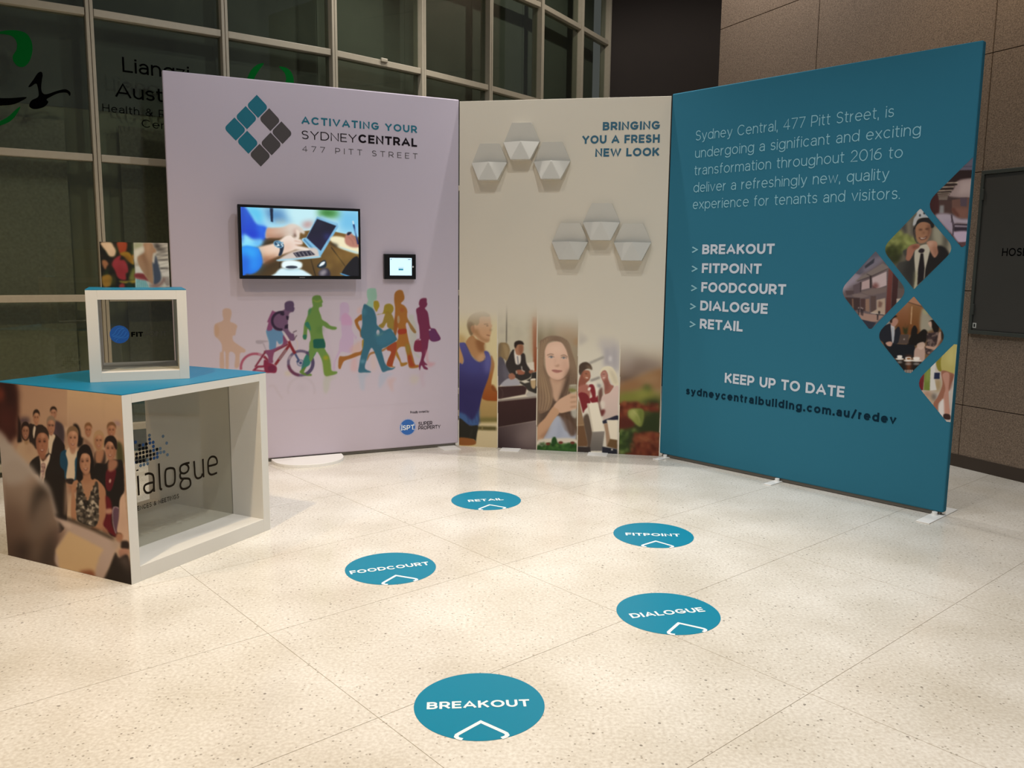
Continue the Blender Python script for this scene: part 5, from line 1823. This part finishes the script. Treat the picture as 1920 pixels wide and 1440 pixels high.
A.Q('7a6e78', '480,975 680,985 680,1010 480,1005')
A.P('a390a2', '460,1080 680,1075 660,1230 540,1235 460,1130', 1, 2)
A.Q('5a3a3e', '540,1235 680,1225 680,1300 590,1300')
A.L('2a2028', '430,820 460,1000 455,1130', 14)
A.L('2a2028', '470,960 432,850', 8)
A.L('3a2c30', '430,940 445,830', 8)
A.build('diamond_photo', rskin, INKP, 0.0007, GAIN, [(x, y) for x, y in q])

# shopper's legs, cut by the wall's edge
A, q, cr_ = diamond(1630, 540, 5.541, [(905, 565), (1260, 985), (850, 1440), (480, 985)])
A.u1 = min(A.u1, RW - .002)
A.nx = int(A.nx * .55)
A.img = A.img[:, :A.nx]
A.crop(*cr_)
A.Q(('b0a69c', 'a39a94', '600,700 800,1300'), '400,500 1000,500 1000,1500 400,1500')
A.P('a88c70', '540,1080 640,1060 700,1200 660,1240 560,1120', .8, 6)
A.P('b08a4a', '680,960 740,940 740,1060 690,1080', .8, 8)
A.P('b0655a', '580,1090 620,1090 610,1130', .7, 6)
A.P('4a4440', '650,1110 690,1100 690,1160 660,1160', .8, 5)
A.Q('8a2530', '500,900 580,830 560,1060 530,1065 490,1010')
A.Q('a8353c', '505,905 575,845 570,930 520,960', .6, 5)
A.Q('85983c', '575,840 640,780 630,1065 565,1060')
A.Q('a4b25c', '590,850 630,800 625,960 590,980', .6, 5)
A.Q('b8b4ae', '640,780 690,740 680,960 700,1060 630,1065')
A.Q('232a4a', '676,880 735,880 730,945 672,945')
A.P('a89a30', '700,740 760,690 760,850 720,860 695,800', 1, 1)
A.P('bdb062', '760,690 905,570 900,700 885,890 820,880 750,850', 1, 1)
A.P('cdc27c', '800,680 890,600 880,780 820,800', .5, 8)
A.P('a56a52', '750,860 870,890 880,920 850,1000 830,1070 790,1080 770,1150 720,1200 715,1285 670,1240 670,1190 710,1130 760,1000', 1, 1.2)
A.P('b58270', '760,900 830,890 825,1080 830,1200 835,1310 780,1310 770,1150 790,1040', 1, 1.2)
A.P('8a5240', '850,900 870,900 860,1010 830,1060', .7, 3)
A.P('c4bcb8', '720,1240 770,1150 775,1340 740,1320', .9, 2)
A.P('3a2420', '775,1310 835,1315 840,1365 775,1358', 1, 1)
A.build('diamond_photo', rskin, INKP, 0.0007, GAIN, q)

# ---------------------------------------------------------------- television picture (lit)
TSP = Plane(TVP.O + TVP.N * .0015, TVP.yaw)
s0, s1, t0, t1 = rect_px(TSP, (451.5, 388), (672.2, 396.5), (672.7, 519), (455, 519))
A = Art(TSP, s0, s1, t0, t1, 330, 190, '8fc0e0')
A.ink = False
A.crop(430, 370, 7.385)
A.Q(('8fd6f2', 'c4ecf4', '200,150 900,250'), '100,80 1850,80 1850,1150 100,1150')
A.Q('62b6e4', '1500,150 1850,150 1850,520 1500,480', .8, 14)
A.Q(('7a5a2c', '4a3820', '1300,500 900,1100'), '150,560 520,560 900,480 1300,440 1850,560 1850,1150 150,1150')
for a, b in (('640,880 720,1150',), ('1120,840 1200,1110',), ('1410,690 1620,960',)) and ((((700, 880)), (690, 1120)), ((1125, 845), (1200, 1110)), ((1410, 690), (1610, 960))):
    A.L('1e1810', [a, b], 12, .9, 1)
A.speck('900,860 1850,700 1850,1100 1200,1100', ['8a6a34', '5c4624', '96783c', '4e3c20'], 90, 50, .25, 6)
A.P('2e2416', '430,640 740,560 780,620 640,680 500,720', .9, 8)
A.P('3a2c1a', '520,880 700,850 640,960 400,1080 330,1080', .8, 10)
A.P('d8e8d0', '650,270 700,262 770,310 760,350 650,350', 1, 3)
A.Q(('3c6ea8', '5a8ec0', '400,150 700,330'), '470,150 760,160 800,300 900,360 770,350 640,350 560,330', .9, 10)
A.Q('14223c', '560,150 605,150 605,345 575,335')
A.P('5cc4ee', '230,140 420,150 470,260 440,370 330,300', .9, 8)
A.P(('2b5fd0', '1d3ecb', '250,180 380,520'), '150,120 230,150 300,250 380,370 480,400 520,430 495,510 500,560 450,600 320,600 190,530 150,560', 1, 3)
A.P('2f7ff0', '380,360 520,410 500,560 430,600 400,500', .6, 8)
A.Q('2648b8', '140,110 200,120 210,520 150,560', .8, 6)
A.P('8fe0fa', '190,510 330,580 460,590 400,690 170,690', 1, 4)
A.P('4f9cf0', '330,590 470,580 430,660 380,690', .7, 8)
A.P('1f4fd8', '160,480 200,510 180,620 150,640', .7, 5)
A.P('3d8c30', '1240,170 1500,180 1490,265 1270,260', 1, 10)
A.P('1f5a1c', '1280,180 1440,185 1430,235 1300,235', .8, 10)
A.P('c0726a', '1000,380 1080,340 1160,345 1130,400 1050,420', .9, 8)
A.P(('c99a80', 'd6ccc0', '520,480 900,440'), '520,430 600,420 740,410 850,370 930,380 1000,420 1045,480 1030,510 990,490 960,520 965,560 910,575 880,540 800,530 700,560 560,560 505,560', 1, 2)
A.P('8a5a44', '505,540 620,540 760,520 700,565 560,570', .8, 6)
A.P('e6d8cc', '780,400 880,380 960,430 930,470 840,450', .7, 8)
A.P('a05a4c', '890,440 960,460 950,520 900,500', .5, 6)
A.P('5a3c30', '900,500 940,540 890,550', .8, 3)
A.P('ecdccc', '920,450 965,460 975,530 950,590 910,580 935,540', .9, 2)
A.Q('7cb8dc', '1215,265 1500,360 1510,410 1260,825 1230,830 1000,590 1070,550')
A.Q('95cbe6', '1280,255 1500,345 1490,375 1240,290', .8, 3)
A.Q(('1a1c2c', '221f3c', '1250,320 1300,700'), '1215,298 1480,395 1265,742 1070,560')
A.E('3a48a8', 1360, 545, 45, 30, 0, .7, 7)
A.P('3a4060', '1215,310 1290,340 1250,400 1200,370', .5, 10)
A.Q('a8d4ea', '1000,575 1040,560 1245,800 1230,830 1180,800')
A.Q('5590b8', '1040,565 1225,770 1205,785 1020,590')
A.P('cfc4bc', '680,860 900,740 1190,700 1240,810 1230,830 950,850 700,880', 1, 2)
A.P('9fd0e6', '670,862 940,842 1235,815 1240,835 950,862 690,882', 1, 1)
A.Q('1c1c2e', '880,770 1000,745 1120,735 1190,795 1080,812 930,830')
for k in range(6):
    A.L('c8c0bc', [(905 + k * 52, 768 - k * 6), (950 + k * 50, 828 - k * 7)], 8, .9, .8)
for k in range(3):
    A.L('b8b0ac', [(895 + 18 * k, 775 + 18 * k), (1150 + 14 * k, 735 + 22 * k)], 4, .6, .8)
A.P(('e2bfa4', 'efe0d4', '480,800 800,600'), '395,700 480,670 600,640 700,590 780,530 850,520 900,560 1000,590 1010,650 930,665 1000,680 1100,710 1090,730 1000,730 920,725 860,750 740,790 640,830 520,880 460,910 440,780', 1, 2)
A.P('a8704c', '440,780 520,820 640,800 700,780 640,840 500,900 455,920', .8, 8)
A.P('7a4a34', '450,860 560,840 660,810 600,860 470,920', .7, 6)
A.P('d09a80', '740,640 860,620 920,690 840,740 740,780', .5, 12)
for a in ('900,600 1005,625', '910,655 1000,665'):
    A.L('a86a50', a, 10, .7, 2)
A.P('17263a', '690,640 750,650 750,720 720,800 680,805 700,730', 1, 1)
A.E('6a9ab8', 680, 650, 72, 48, 25)
A.E('1f3c58', 680, 650, 56, 36, 25)
A.speck('630,620 740,620 740,690 640,690', ['a8d4e6', '6fa8c8', 'e8f6fa'], 22, 9, .9, .6)
A.P(('2a8af2', '1c6ae0', '200,760 380,1000'), '165,700 380,695 430,760 460,880 440,960 380,1030 300,1065 240,1060 175,1080', 1, 2)
A.P('36b4fa', '180,720 360,715 400,800 320,840 200,800', .9, 12)
A.P('2ca4fa', '260,900 420,880 430,950 340,1020 270,1000', .7, 12)
A.P('1e50c8', '170,800 260,830 240,1000 180,1070', .8, 10)
A.P('d8f2fa', '610,1105 640,1050 720,980 830,1000 960,990 1060,1030 1120,1105', 1, 2)
A.P('eafafc', '720,930 750,885 830,868 920,875 1000,905 1010,950 980,985 880,1000 780,990 730,970', 1, 1.5)
A.P('a0d4ea', '760,985 880,1002 980,985 940,1010 800,1010', .8, 3)
A.E('2a3040', 862, 967, 84, 20, 0, 1, 1.2)
A.P('1a2a38', '1215,950 1260,900 1320,868 1345,920 1330,970 1270,985 1225,970', 1, 1)
A.P('eaf4f8', '1240,950 1280,900 1325,890 1310,930 1260,955', 1, 1)
A.P('2c2838', '1240,1030 1300,980 1370,990 1400,1060 1380,1100 1250,1095', 1, 1.5)
A.P('a8a0a4', '1250,1040 1300,1000 1350,1010 1330,1070 1270,1090', .8, 4)
A.P('f0e6c0', '1395,590 1440,540 1600,560 1640,640 1790,680 1790,780 1640,740 1500,690', 1, 2)
A.P('1f1a14', '1390,625 1500,655 1500,690 1600,740 1500,700 1400,650', .9, 4)
A.P('a8d8ea', '1500,680 1640,720 1790,765 1790,780 1640,740', .9, 1.5)
A.P('b57c6c', '1600,560 1625,505 1680,490 1750,560 1790,620 1790,690 1690,690 1610,640', 1, 1.5)
for a in ('1640,540 1700,600 1720,660', '1690,530 1750,600 1775,660'):
    A.L('7a4a40', a, 9, .6, 2, 1)
A.P('1c2036', '1630,520 1640,485 1690,482 1685,500 1650,525', 1, 1)
A.L('1a2a60', '1720,370 1785,650', 22)
A.L('c8e0ea', '1710,325 1722,375', 20)
A.P('8cc4ea', '1730,450 1790,400 1790,560 1750,520', .9, 4)
A.P('15151d', '1555,1050 1720,835 1800,860 1800,1100 1680,1100', 1, 1)
A.P('5aa4d8', '1550,1052 1680,1096 1675,1110 1545,1065', 1, 1)
TVI = print_mat('lit_screen', emit=1.0)
scr = A.build('screen', None, TVI, 0.0)
scr.parent = tv
scr.matrix_basis = frame(tv.location, tv.rotation_euler[2]).inverted() @ frame(TSP.O, TSP.yaw)

# ---------------------------------------------------------------- card on the small cube
FPL = CP.off(.0)
A = Art(FPL, CARD[0], CARD[1], CARD[2], CARD[3], 200, 128, '1c1812')
A.crop(180, 445, 13.24)
A.Q('1a1712', '0,0 2000,0 2000,1400 0,1400')
A.speck('90,130 940,130 980,1260 130,1260', ['24301a', '2c3a1c', '141410', '302418'], 120, 70, .6, 3)
A.P('c9a988', '120,130 360,125 430,220 490,330 460,460 340,470 240,330 160,230', 1, 2)
A.P('d8bd9c', '250,180 400,200 450,320 360,340 300,250', .6, 8)
A.P('b5734a', '150,580 240,570 310,660 270,720 230,800 170,700', 1, 2)
A.P('c24a26', '530,120 750,120 765,260 720,380 600,400 550,280', 1, 2)
A.P('d8643a', '560,130 660,130 660,250 600,250', .6, 8)
A.P('c08a22', '590,420 650,370 780,360 870,430 940,600 940,680 860,640 780,560 700,480', 1, 2)
A.P('8a5018', '680,450 780,470 880,600 800,590', .8, 5)
A.P('c07c20', '880,460 940,430 950,560 910,520', 1, 2)
A.P('b8323a', '400,690 430,580 520,490 620,450 590,560 700,570 770,680 800,850 740,900 740,1050 600,1040 520,960 470,820', 1, 2)
A.P('d0525a', '450,600 560,500 580,600 560,740 470,740', .7, 10)
A.P('8a2226', '580,600 640,640 700,770 680,860 600,860 560,720', .5, 10)
A.P('c8646a', '640,640 720,640 760,760 690,760', .5, 8)
A.P('7a7a38', '830,980 900,800 970,770 975,1050 830,1060', 1, 3)
A.P('b89a30', '570,1080 700,1090 830,1080 980,1060 980,1130 800,1140 640,1130', 1, 2)
A.P('b8842c', '140,1000 230,935 330,930 400,1010 380,1160 330,1220 190,1220', 1, 2)
A.L('7a5218', '150,1105 260,1080 380,1070', 14, .8, 3)
A.P('5a5a20', '390,940 450,1040 470,1180 380,1200', .8, 6)
A.P('b03c36', '590,1170 670,1140 720,1200 700,1250 580,1250', 1, 2)
A.P('1c3020', '740,1250 820,1100 900,1180 975,1250', 1, 3)
# right half: woman outdoors
A.Q('a39c90', '930,130 1780,130 1840,1240 985,1270')
A.Q('8e9070', '930,130 1180,130 1150,240 945,320', 1, 4)
A.Q('bcb6a6', '945,320 1170,240 1190,360 1050,450 1000,600 950,640', 1, 4)
for k in range(8):
    A.L('3a3634', [(1500, 290 + 95 * k - 60), (1800, 150 + 95 * k)], 16, .7, 2)
A.L('4a4644', '1490,440 1800,440', 26, .8, 2)
A.L('3a3634', '1500,560 1800,560', 28, .9, 2)
A.L('3a3634', '1600,770 1800,770', 40, .9, 2)
A.P('231d1c', '1420,150 1560,145 1600,180 1560,260 1700,280 1760,330 1600,350 1500,300 1440,220', .9, 6)
for k in range(6):
    A.L('d0ccc4', [(1540 + k * 45, 590), (1640 + k * 45, 750)], 15, .85, 1.5)
    A.L('c8c0c0', [(1590 + k * 45, 800), (1700 + k * 40, 960)], 15, .8, 1.5)
    A.L('4a3434', [(1640 + k * 30, 980), (1760 + k * 20, 1200)], 16, .6, 2)
A.Q('58b0b8', '990,1030 1230,1060 1330,1270 985,1270')
for k in range(7):
    A.L('d8dcd8', [(1010 + k * 42, 700), (1010 + k * 52, 1270)], 18, .9, 1.5)
    A.L('2a4a4c', [(1034 + k * 42, 1000), (1036 + k * 52, 1270)], 14, .8, 1.5)
A.P('9c3a3e', '970,900 1180,900 1240,960 1330,1080 1210,1060 980,1010', 1, 2)
A.L('c89090', '990,1000 1210,1050', 10, .8, 1.5)
A.L('8a7a60', '960,690 1080,690', 22, .8, 3)
A.P('a07a5c', '1180,150 1380,145 1440,260 1490,300 1480,380 1420,400 1400,560 1420,760 1430,1000 1420,1160 1320,1100 1200,920 1080,720 1030,560 1050,470 1190,390 1200,280', 1, 2)
A.P('80583e', '1190,380 1260,520 1290,700 1310,1000 1280,1000 1240,720 1130,450', .7, 6)
A.P('c29c7c', '1260,160 1330,160 1320,420 1360,560 1300,560 1250,350', .5, 6)
A.P('3a4252', '1400,620 1440,650 1480,440 1540,640 1570,750 1620,1000 1560,1130 1440,1170 1430,1000', 1, 2)
A.P('6f4a44', '1340,1180 1560,1150 1680,1000 1690,1110 1560,1230 1400,1240', .9, 4)
A.L('c8c0b8', '1440,650 1420,560', 10, .8, 1.5)
o = A.build('card_print', None, INKP, 0.0, 1.35)
o.parent = card_b
o.matrix_basis = frame(card.location, .4213).inverted() @ frame(FPL.O, .4213)

# ---------------------------------------------------------------- group photograph on the large cube's side
dlv = np.array([-math.cos(.4424), math.sin(.4424)])
so = np.array([-1.579, 3.352]) + dlv * .7957
SPL = Plane((so[0], so[1], 0), -.4424)
A = Art(SPL, 0.0, .7945, .001, .8005, 330, 430, 'b59a80')
A.crop(0, 700, 6.546)
# walls behind
A.Q(('b08a70', 'b89478', '250,100 800,500'), '-200,-100 830,-100 830,1500 -200,1500')
A.crop(110, 700, 6.546)
A.Q(('ccaa84', 'b8967c', '500,250 500,700'), '110,0 1000,0 1000,1500 110,1500', 1, 2)
A.Q('c2a27c', '375,200 420,210 420,330 380,330', .5, 4)
A.L('a88c70', '555,310 640,320', 12, .6, 3)
A.L('b08f74', '550,300 550,560', 10, .5, 3)
A.Q('7d5f52', '-20,560 110,600 110,700 -20,700', .3, 12)
A.P('8a7080', '680,590 750,600 755,640 700,640', .8, 4)
A.Q('9a8878', '715,660 780,670 790,800 720,780', .7, 5)
A.P('c4a890', '50,680 110,660 110,720 60,720', .8, 4)
A.P('9c7a62', '60,740 130,730 130,880 80,880', .6, 6)
# back row, left
A.crop(0, 700, 6.546)
A.P('4a3a42', '245,550 300,540 360,545 355,620 250,620', .9, 5)
A.Q('1a1412', '218,500 260,620 270,850 215,850', 1, 2)
A.P('2a201c', '355,640 410,625 445,640 480,630 540,660 540,900 380,900', 1, 1)
A.P('c8b8a4', '418,650 440,660 432,740 415,800 405,720', 1, 1)
A.P('4a3a42', '600,560 700,590 780,660 780,900 700,900 640,700', 1, 2)
A.P('3a3034', '690,590 770,650 780,800 720,800', .8, 3)
A.face(448, 548, 38, 88, 'c08a68', '33241c')
A.face(658, 490, 38, 70, 'b88468', '33241c', turn=-.5)
A.P('241c1a', '600,900 660,760 690,755 760,830 800,920 760,1120 620,1080', 1, 1)
A.P('cbb8a0', '595,760 680,760 650,860 625,1000 600,960', 1, 1)
A.face(628, 650, 50, 108, 'b98266', '8a7460')
A.L('4a3a34', '585,630 672,640', 8, .7, 1)
# dark haired woman in cream
A.P('b89a7e', '200,1060 205,930 240,860 310,840 390,860 440,930 465,1010 450,1090 200,1100', 1, 1.5)
A.P('a8845f', '300,800 345,800 350,860 310,870', 1, 2)
A.face(315, 715, 46, 96, 'a8745a', '2a1c18', style='woman')
A.P('a07a60', '330,870 400,880 380,980 330,960', .35, 8)
# man in front
A.P('231d1a', '360,1130 400,1060 480,1010 520,1040 600,980 680,1040 780,1130 800,1220 800,1900 480,1900 490,1320 400,1230', 1, 1)
A.P('d2bfac', '490,1010 530,1080 610,990 610,1060 560,1200 545,1340 495,1330 500,1150', 1, 1)
A.P('9a7870', '510,1110 550,1100 560,1150 530,1300 505,1330 515,1220', .9, 1.2)
A.speck('510,1110 555,1110 540,1320 505,1320', ['6a4a50', 'c0a49a'], 22, 12, .8, 1)
A.face(518, 850, 78, 168, 'b87a5c', '33261f', '8a5038')
A.P('b07254', '480,980 560,1000 560,1060 500,1060', .9, 3)
# blue jacket woman
A.crop(110, 700, 6.546)
A.P('1f1815', '180,640 220,620 260,680 280,780 310,800 290,880 230,900 230,760', 1, 1.5)
A.P('1d5a80', '25,980 90,940 130,1000 210,1000 235,960 260,1000 250,1300 90,1300 70,1200 20,1130', 1, 1.2)
A.P('cdb9a0', '90,980 130,910 160,960 215,920 225,1010 200,1080 195,1300 95,1290 115,1100', 1, 1)
A.P('2a2220', '85,1300 180,1295 180,1360 90,1350', 1, 1)
A.P('b27c60', '80,1340 120,1360 190,1370 230,1270 240,1440 120,1470 80,1440', 1, 2)
A.P('b98a70', '135,900 215,890 205,970 160,990', 1, 2)
A.face(175, 800, 66, 128, 'c48f70', '8a6a4c', '9a6248')
# back women
A.P('a87e62', '320,800 400,880 400,920 340,870', 1, 2)
A.P('8a6a58', '300,820 350,820 420,900 440,1000 380,960', .9, 3)
A.face(365, 700, 42, 80, 'bd8160', '9a6a42')
A.P('3a2c26', '440,1000 470,960 560,950 580,1000 560,1150 430,1130', 1, 1.5)
A.P('b88262', '470,930 540,930 560,980 520,1100 470,1100 450,1030', 1, 1.5)
A.face(495, 830, 55, 105, 'c28a68', 'b8946c', style='woman')
A.P('4a4a2c', '710,850 780,880 800,1100 720,1100', 1, 3)
A.face(650, 700, 52, 86, 'bd8262', '8a6242')
# woman in red top, black cardigan
A.P('1d1816', '570,1110 620,1060 720,1060 790,1100 810,1440 820,1950 600,1950 430,1440 440,1130', 1, 1.2)
A.P('7a1f2c', '590,1190 700,1180 690,1300 640,1440 580,1400', 1, 1.2)
A.P('b07a60', '620,1060 715,1070 720,1140 660,1200 610,1190', 1, 1.5)
A.face(640, 930, 72, 138, 'bd8568', '241a17', '8a5442', turn=-.4)
A.P('241a17', '580,800 640,780 700,830 720,920 700,930 660,850 600,820', 1, 1)
A.E('cdb0a0', 632, 1320, 12, 26, 10, .9, 1)
# front woman, long dark hair, patterned dress
A.P('1d1614', '235,1000 260,910 320,870 380,900 420,1010 440,1150 440,1290 390,1300 380,1260 230,1340 225,1150', 1, 1)
A.crop(0, 900, 6.856)
A.P('c28a66', '930,60 990,0 1200,-20 1290,30 1350,110 1365,200 1370,420 1340,560 1310,640 1190,640 1180,600 1250,540 1265,380 1260,150 1130,60 960,120 975,260 985,500 920,490 915,300', 1, 1.2)
A.P('bd8a68', '1050,40 1200,30 1180,140 1110,300 1060,150', 1, 2)
A.P('3a342e', '1000,60 1045,30 1080,220 1110,300 1200,120 1230,20 1265,60 1265,300 1270,430 1250,560 1190,600 1010,530 985,420 980,250', 1, 1.2)
A.speck('1000,60 1050,40 1110,300 1220,60 1265,100 1260,520 1180,590 1000,520 985,250', ['a89c8c', '1c1815', '766a5c', 'c8bca8', '4f463c', '2a2420'], 170, 22, .75, 1.2)
A.crop(110, 700, 6.546)
A.P('b98260', '290,1250 400,1220 400,1330 300,1350', 1, 3)
A.face(325, 1090, 78, 150, 'c28c6c', '1d1614', '8f5a44', tilt=-6)
A.P('1d1614', '250,1010 290,930 330,900 300,950 262,1060 262,1160 300,1280 240,1330 230,1150', 1, 1.2)
A.P('1d1614', '350,900 400,960 425,1100 440,1280 400,1290 390,1150 395,1040', 1, 1.2)
# lower right: red skirt, chair, pale sleeve
A.crop(0, 900, 6.856)
A.P('861c28', '1360,210 1420,250 1440,360 1440,560 1500,720 1430,700 1330,580 1370,430', 1, 1.5)
A.P('c08c74', '1360,375 1440,370 1435,430 1360,430', 1, 2)
A.P('b0785c', '1330,600 1380,640 1400,700 1310,650', 1, 2)
A.P('5f4456', '1450,370 1480,345 1530,370 1535,560 1500,690 1460,580', 1, 1)
A.L('c4b0b0', '1490,690 1455,560 1450,400 1480,345 1530,365', 8, .9, 1, 1)
A.P('cba890', '1540,260 1590,170 1610,180 1650,780 1580,780 1560,690 1505,660 1530,480', 1, 1.2)
A.P('b08a78', '1560,420 1600,430 1600,640 1560,640', .4, 8)
A.P('bd8262', '1510,680 1580,700 1570,780 1530,820 1490,760', 1, 1.5)
A.P('30241f', '1560,790 1650,790 1655,890 1560,880', 1, 1.5)
A.P('c08a72', '1540,890 1650,890 1650,970 1580,1010 1530,960', 1, 1.5)
A.P('2b221c', '1480,930 1530,1000 1650,980 1680,1400 1330,1290 1400,1120', 1, 2)
A.P('5a4a44', '1510,1010 1650,990 1660,1200 1600,1100', .8, 8)
# legs of man, dark
A.P('231c18', '570,-20 830,-20 850,460 700,470 650,250', 1, 1)
A.P('a88a74', '845,40 900,120 920,180 880,300 860,420 830,450', .8, 4)
# man seen from behind, out of focus, with clipboard
A.crop(0, 700, 6.546)
A.P('b0a49c', '-60,680 80,760 160,930 300,1080 420,1200 560,1330 640,1500 700,2000 300,2400 0,2400', 1, 6)
A.crop(0, 900, 6.856)
A.P(('9a8474', '5c4638', '300,0 200,900'), '30,-120 200,-250 420,-60 560,120 640,200 700,440 760,600 740,1000 760,1140 100,980 60,300', 1, 5)
A.P('6a5144', '60,280 240,330 300,600 200,960 90,950', .6, 22)
A.P('332a24', '430,130 520,60 600,110 640,210 560,290 480,420 420,560 400,420', .95, 12)
A.P('6f5f54', '500,300 620,220 680,440 560,640 430,760 400,860 380,700', .8, 12)
A.P('3a2c26', '220,800 400,820 360,1040 180,1000', .85, 16)
A.P('7d6c5e', '440,900 560,860 480,1040 400,1030', .7, 14)
A.P('342a26', '560,860 720,620 740,900 640,1110 500,1080', .7, 14)
A.P('8a7a6c', '80,100 200,0 400,80 300,240 120,260', .5, 26)
A.crop(0, 700, 6.546)
A.P('9f948c', '-40,690 90,760 170,930 300,1080 420,1180 300,1330 60,1340 -40,1000', .85, 9)
A.P('4a241e', '-60,60 130,85 190,130 210,250 235,450 215,620 225,760 170,800 130,860 80,780 0,690 -60,640', 1, 6)
A.P('2a1614', '60,80 140,90 205,220 190,330 110,360 50,320', .9, 12)
A.P('96402e', '-40,180 40,200 60,280 20,340 -40,330', .9, 8)
A.P('6d2f26', '-20,420 120,440 190,600 150,740 60,740 -20,640', .7, 18)
A.P('5a2a22', '130,100 190,140 200,320 150,330', .7, 12)
A.crop(0, 900, 6.856)
A.P('b39c90', '700,480 820,500 1000,570 1300,700 1460,780 1540,800 1530,850 1480,920 1330,1280 1230,1260 760,1130 720,900 840,650', 1, 3)
A.L('1f1916', '720,455 900,510 1200,630 1470,760', 34, 1, 4)
A.P('c9b4a4', '815,540 910,580 900,615 820,590', .9, 4)
A.P('6a5048', '740,620 860,640 720,890 700,800', .7, 10)
A.Q('d6b588', '880,655 1335,890 1280,980 1225,1170 1210,1255 765,1140 745,1010 718,900', 1, 3)
A.P('b86a48', '1020,1180 1150,1155 1210,1180 1215,1255 1120,1230', .95, 4)
A.P('a8907c', '1440,770 1540,790 1490,880 1440,850', .6, 6)
o = A.build('photo_print', None, INKP, 0.0006, 1.35)
on_plane(o, big, SPL, big_side)
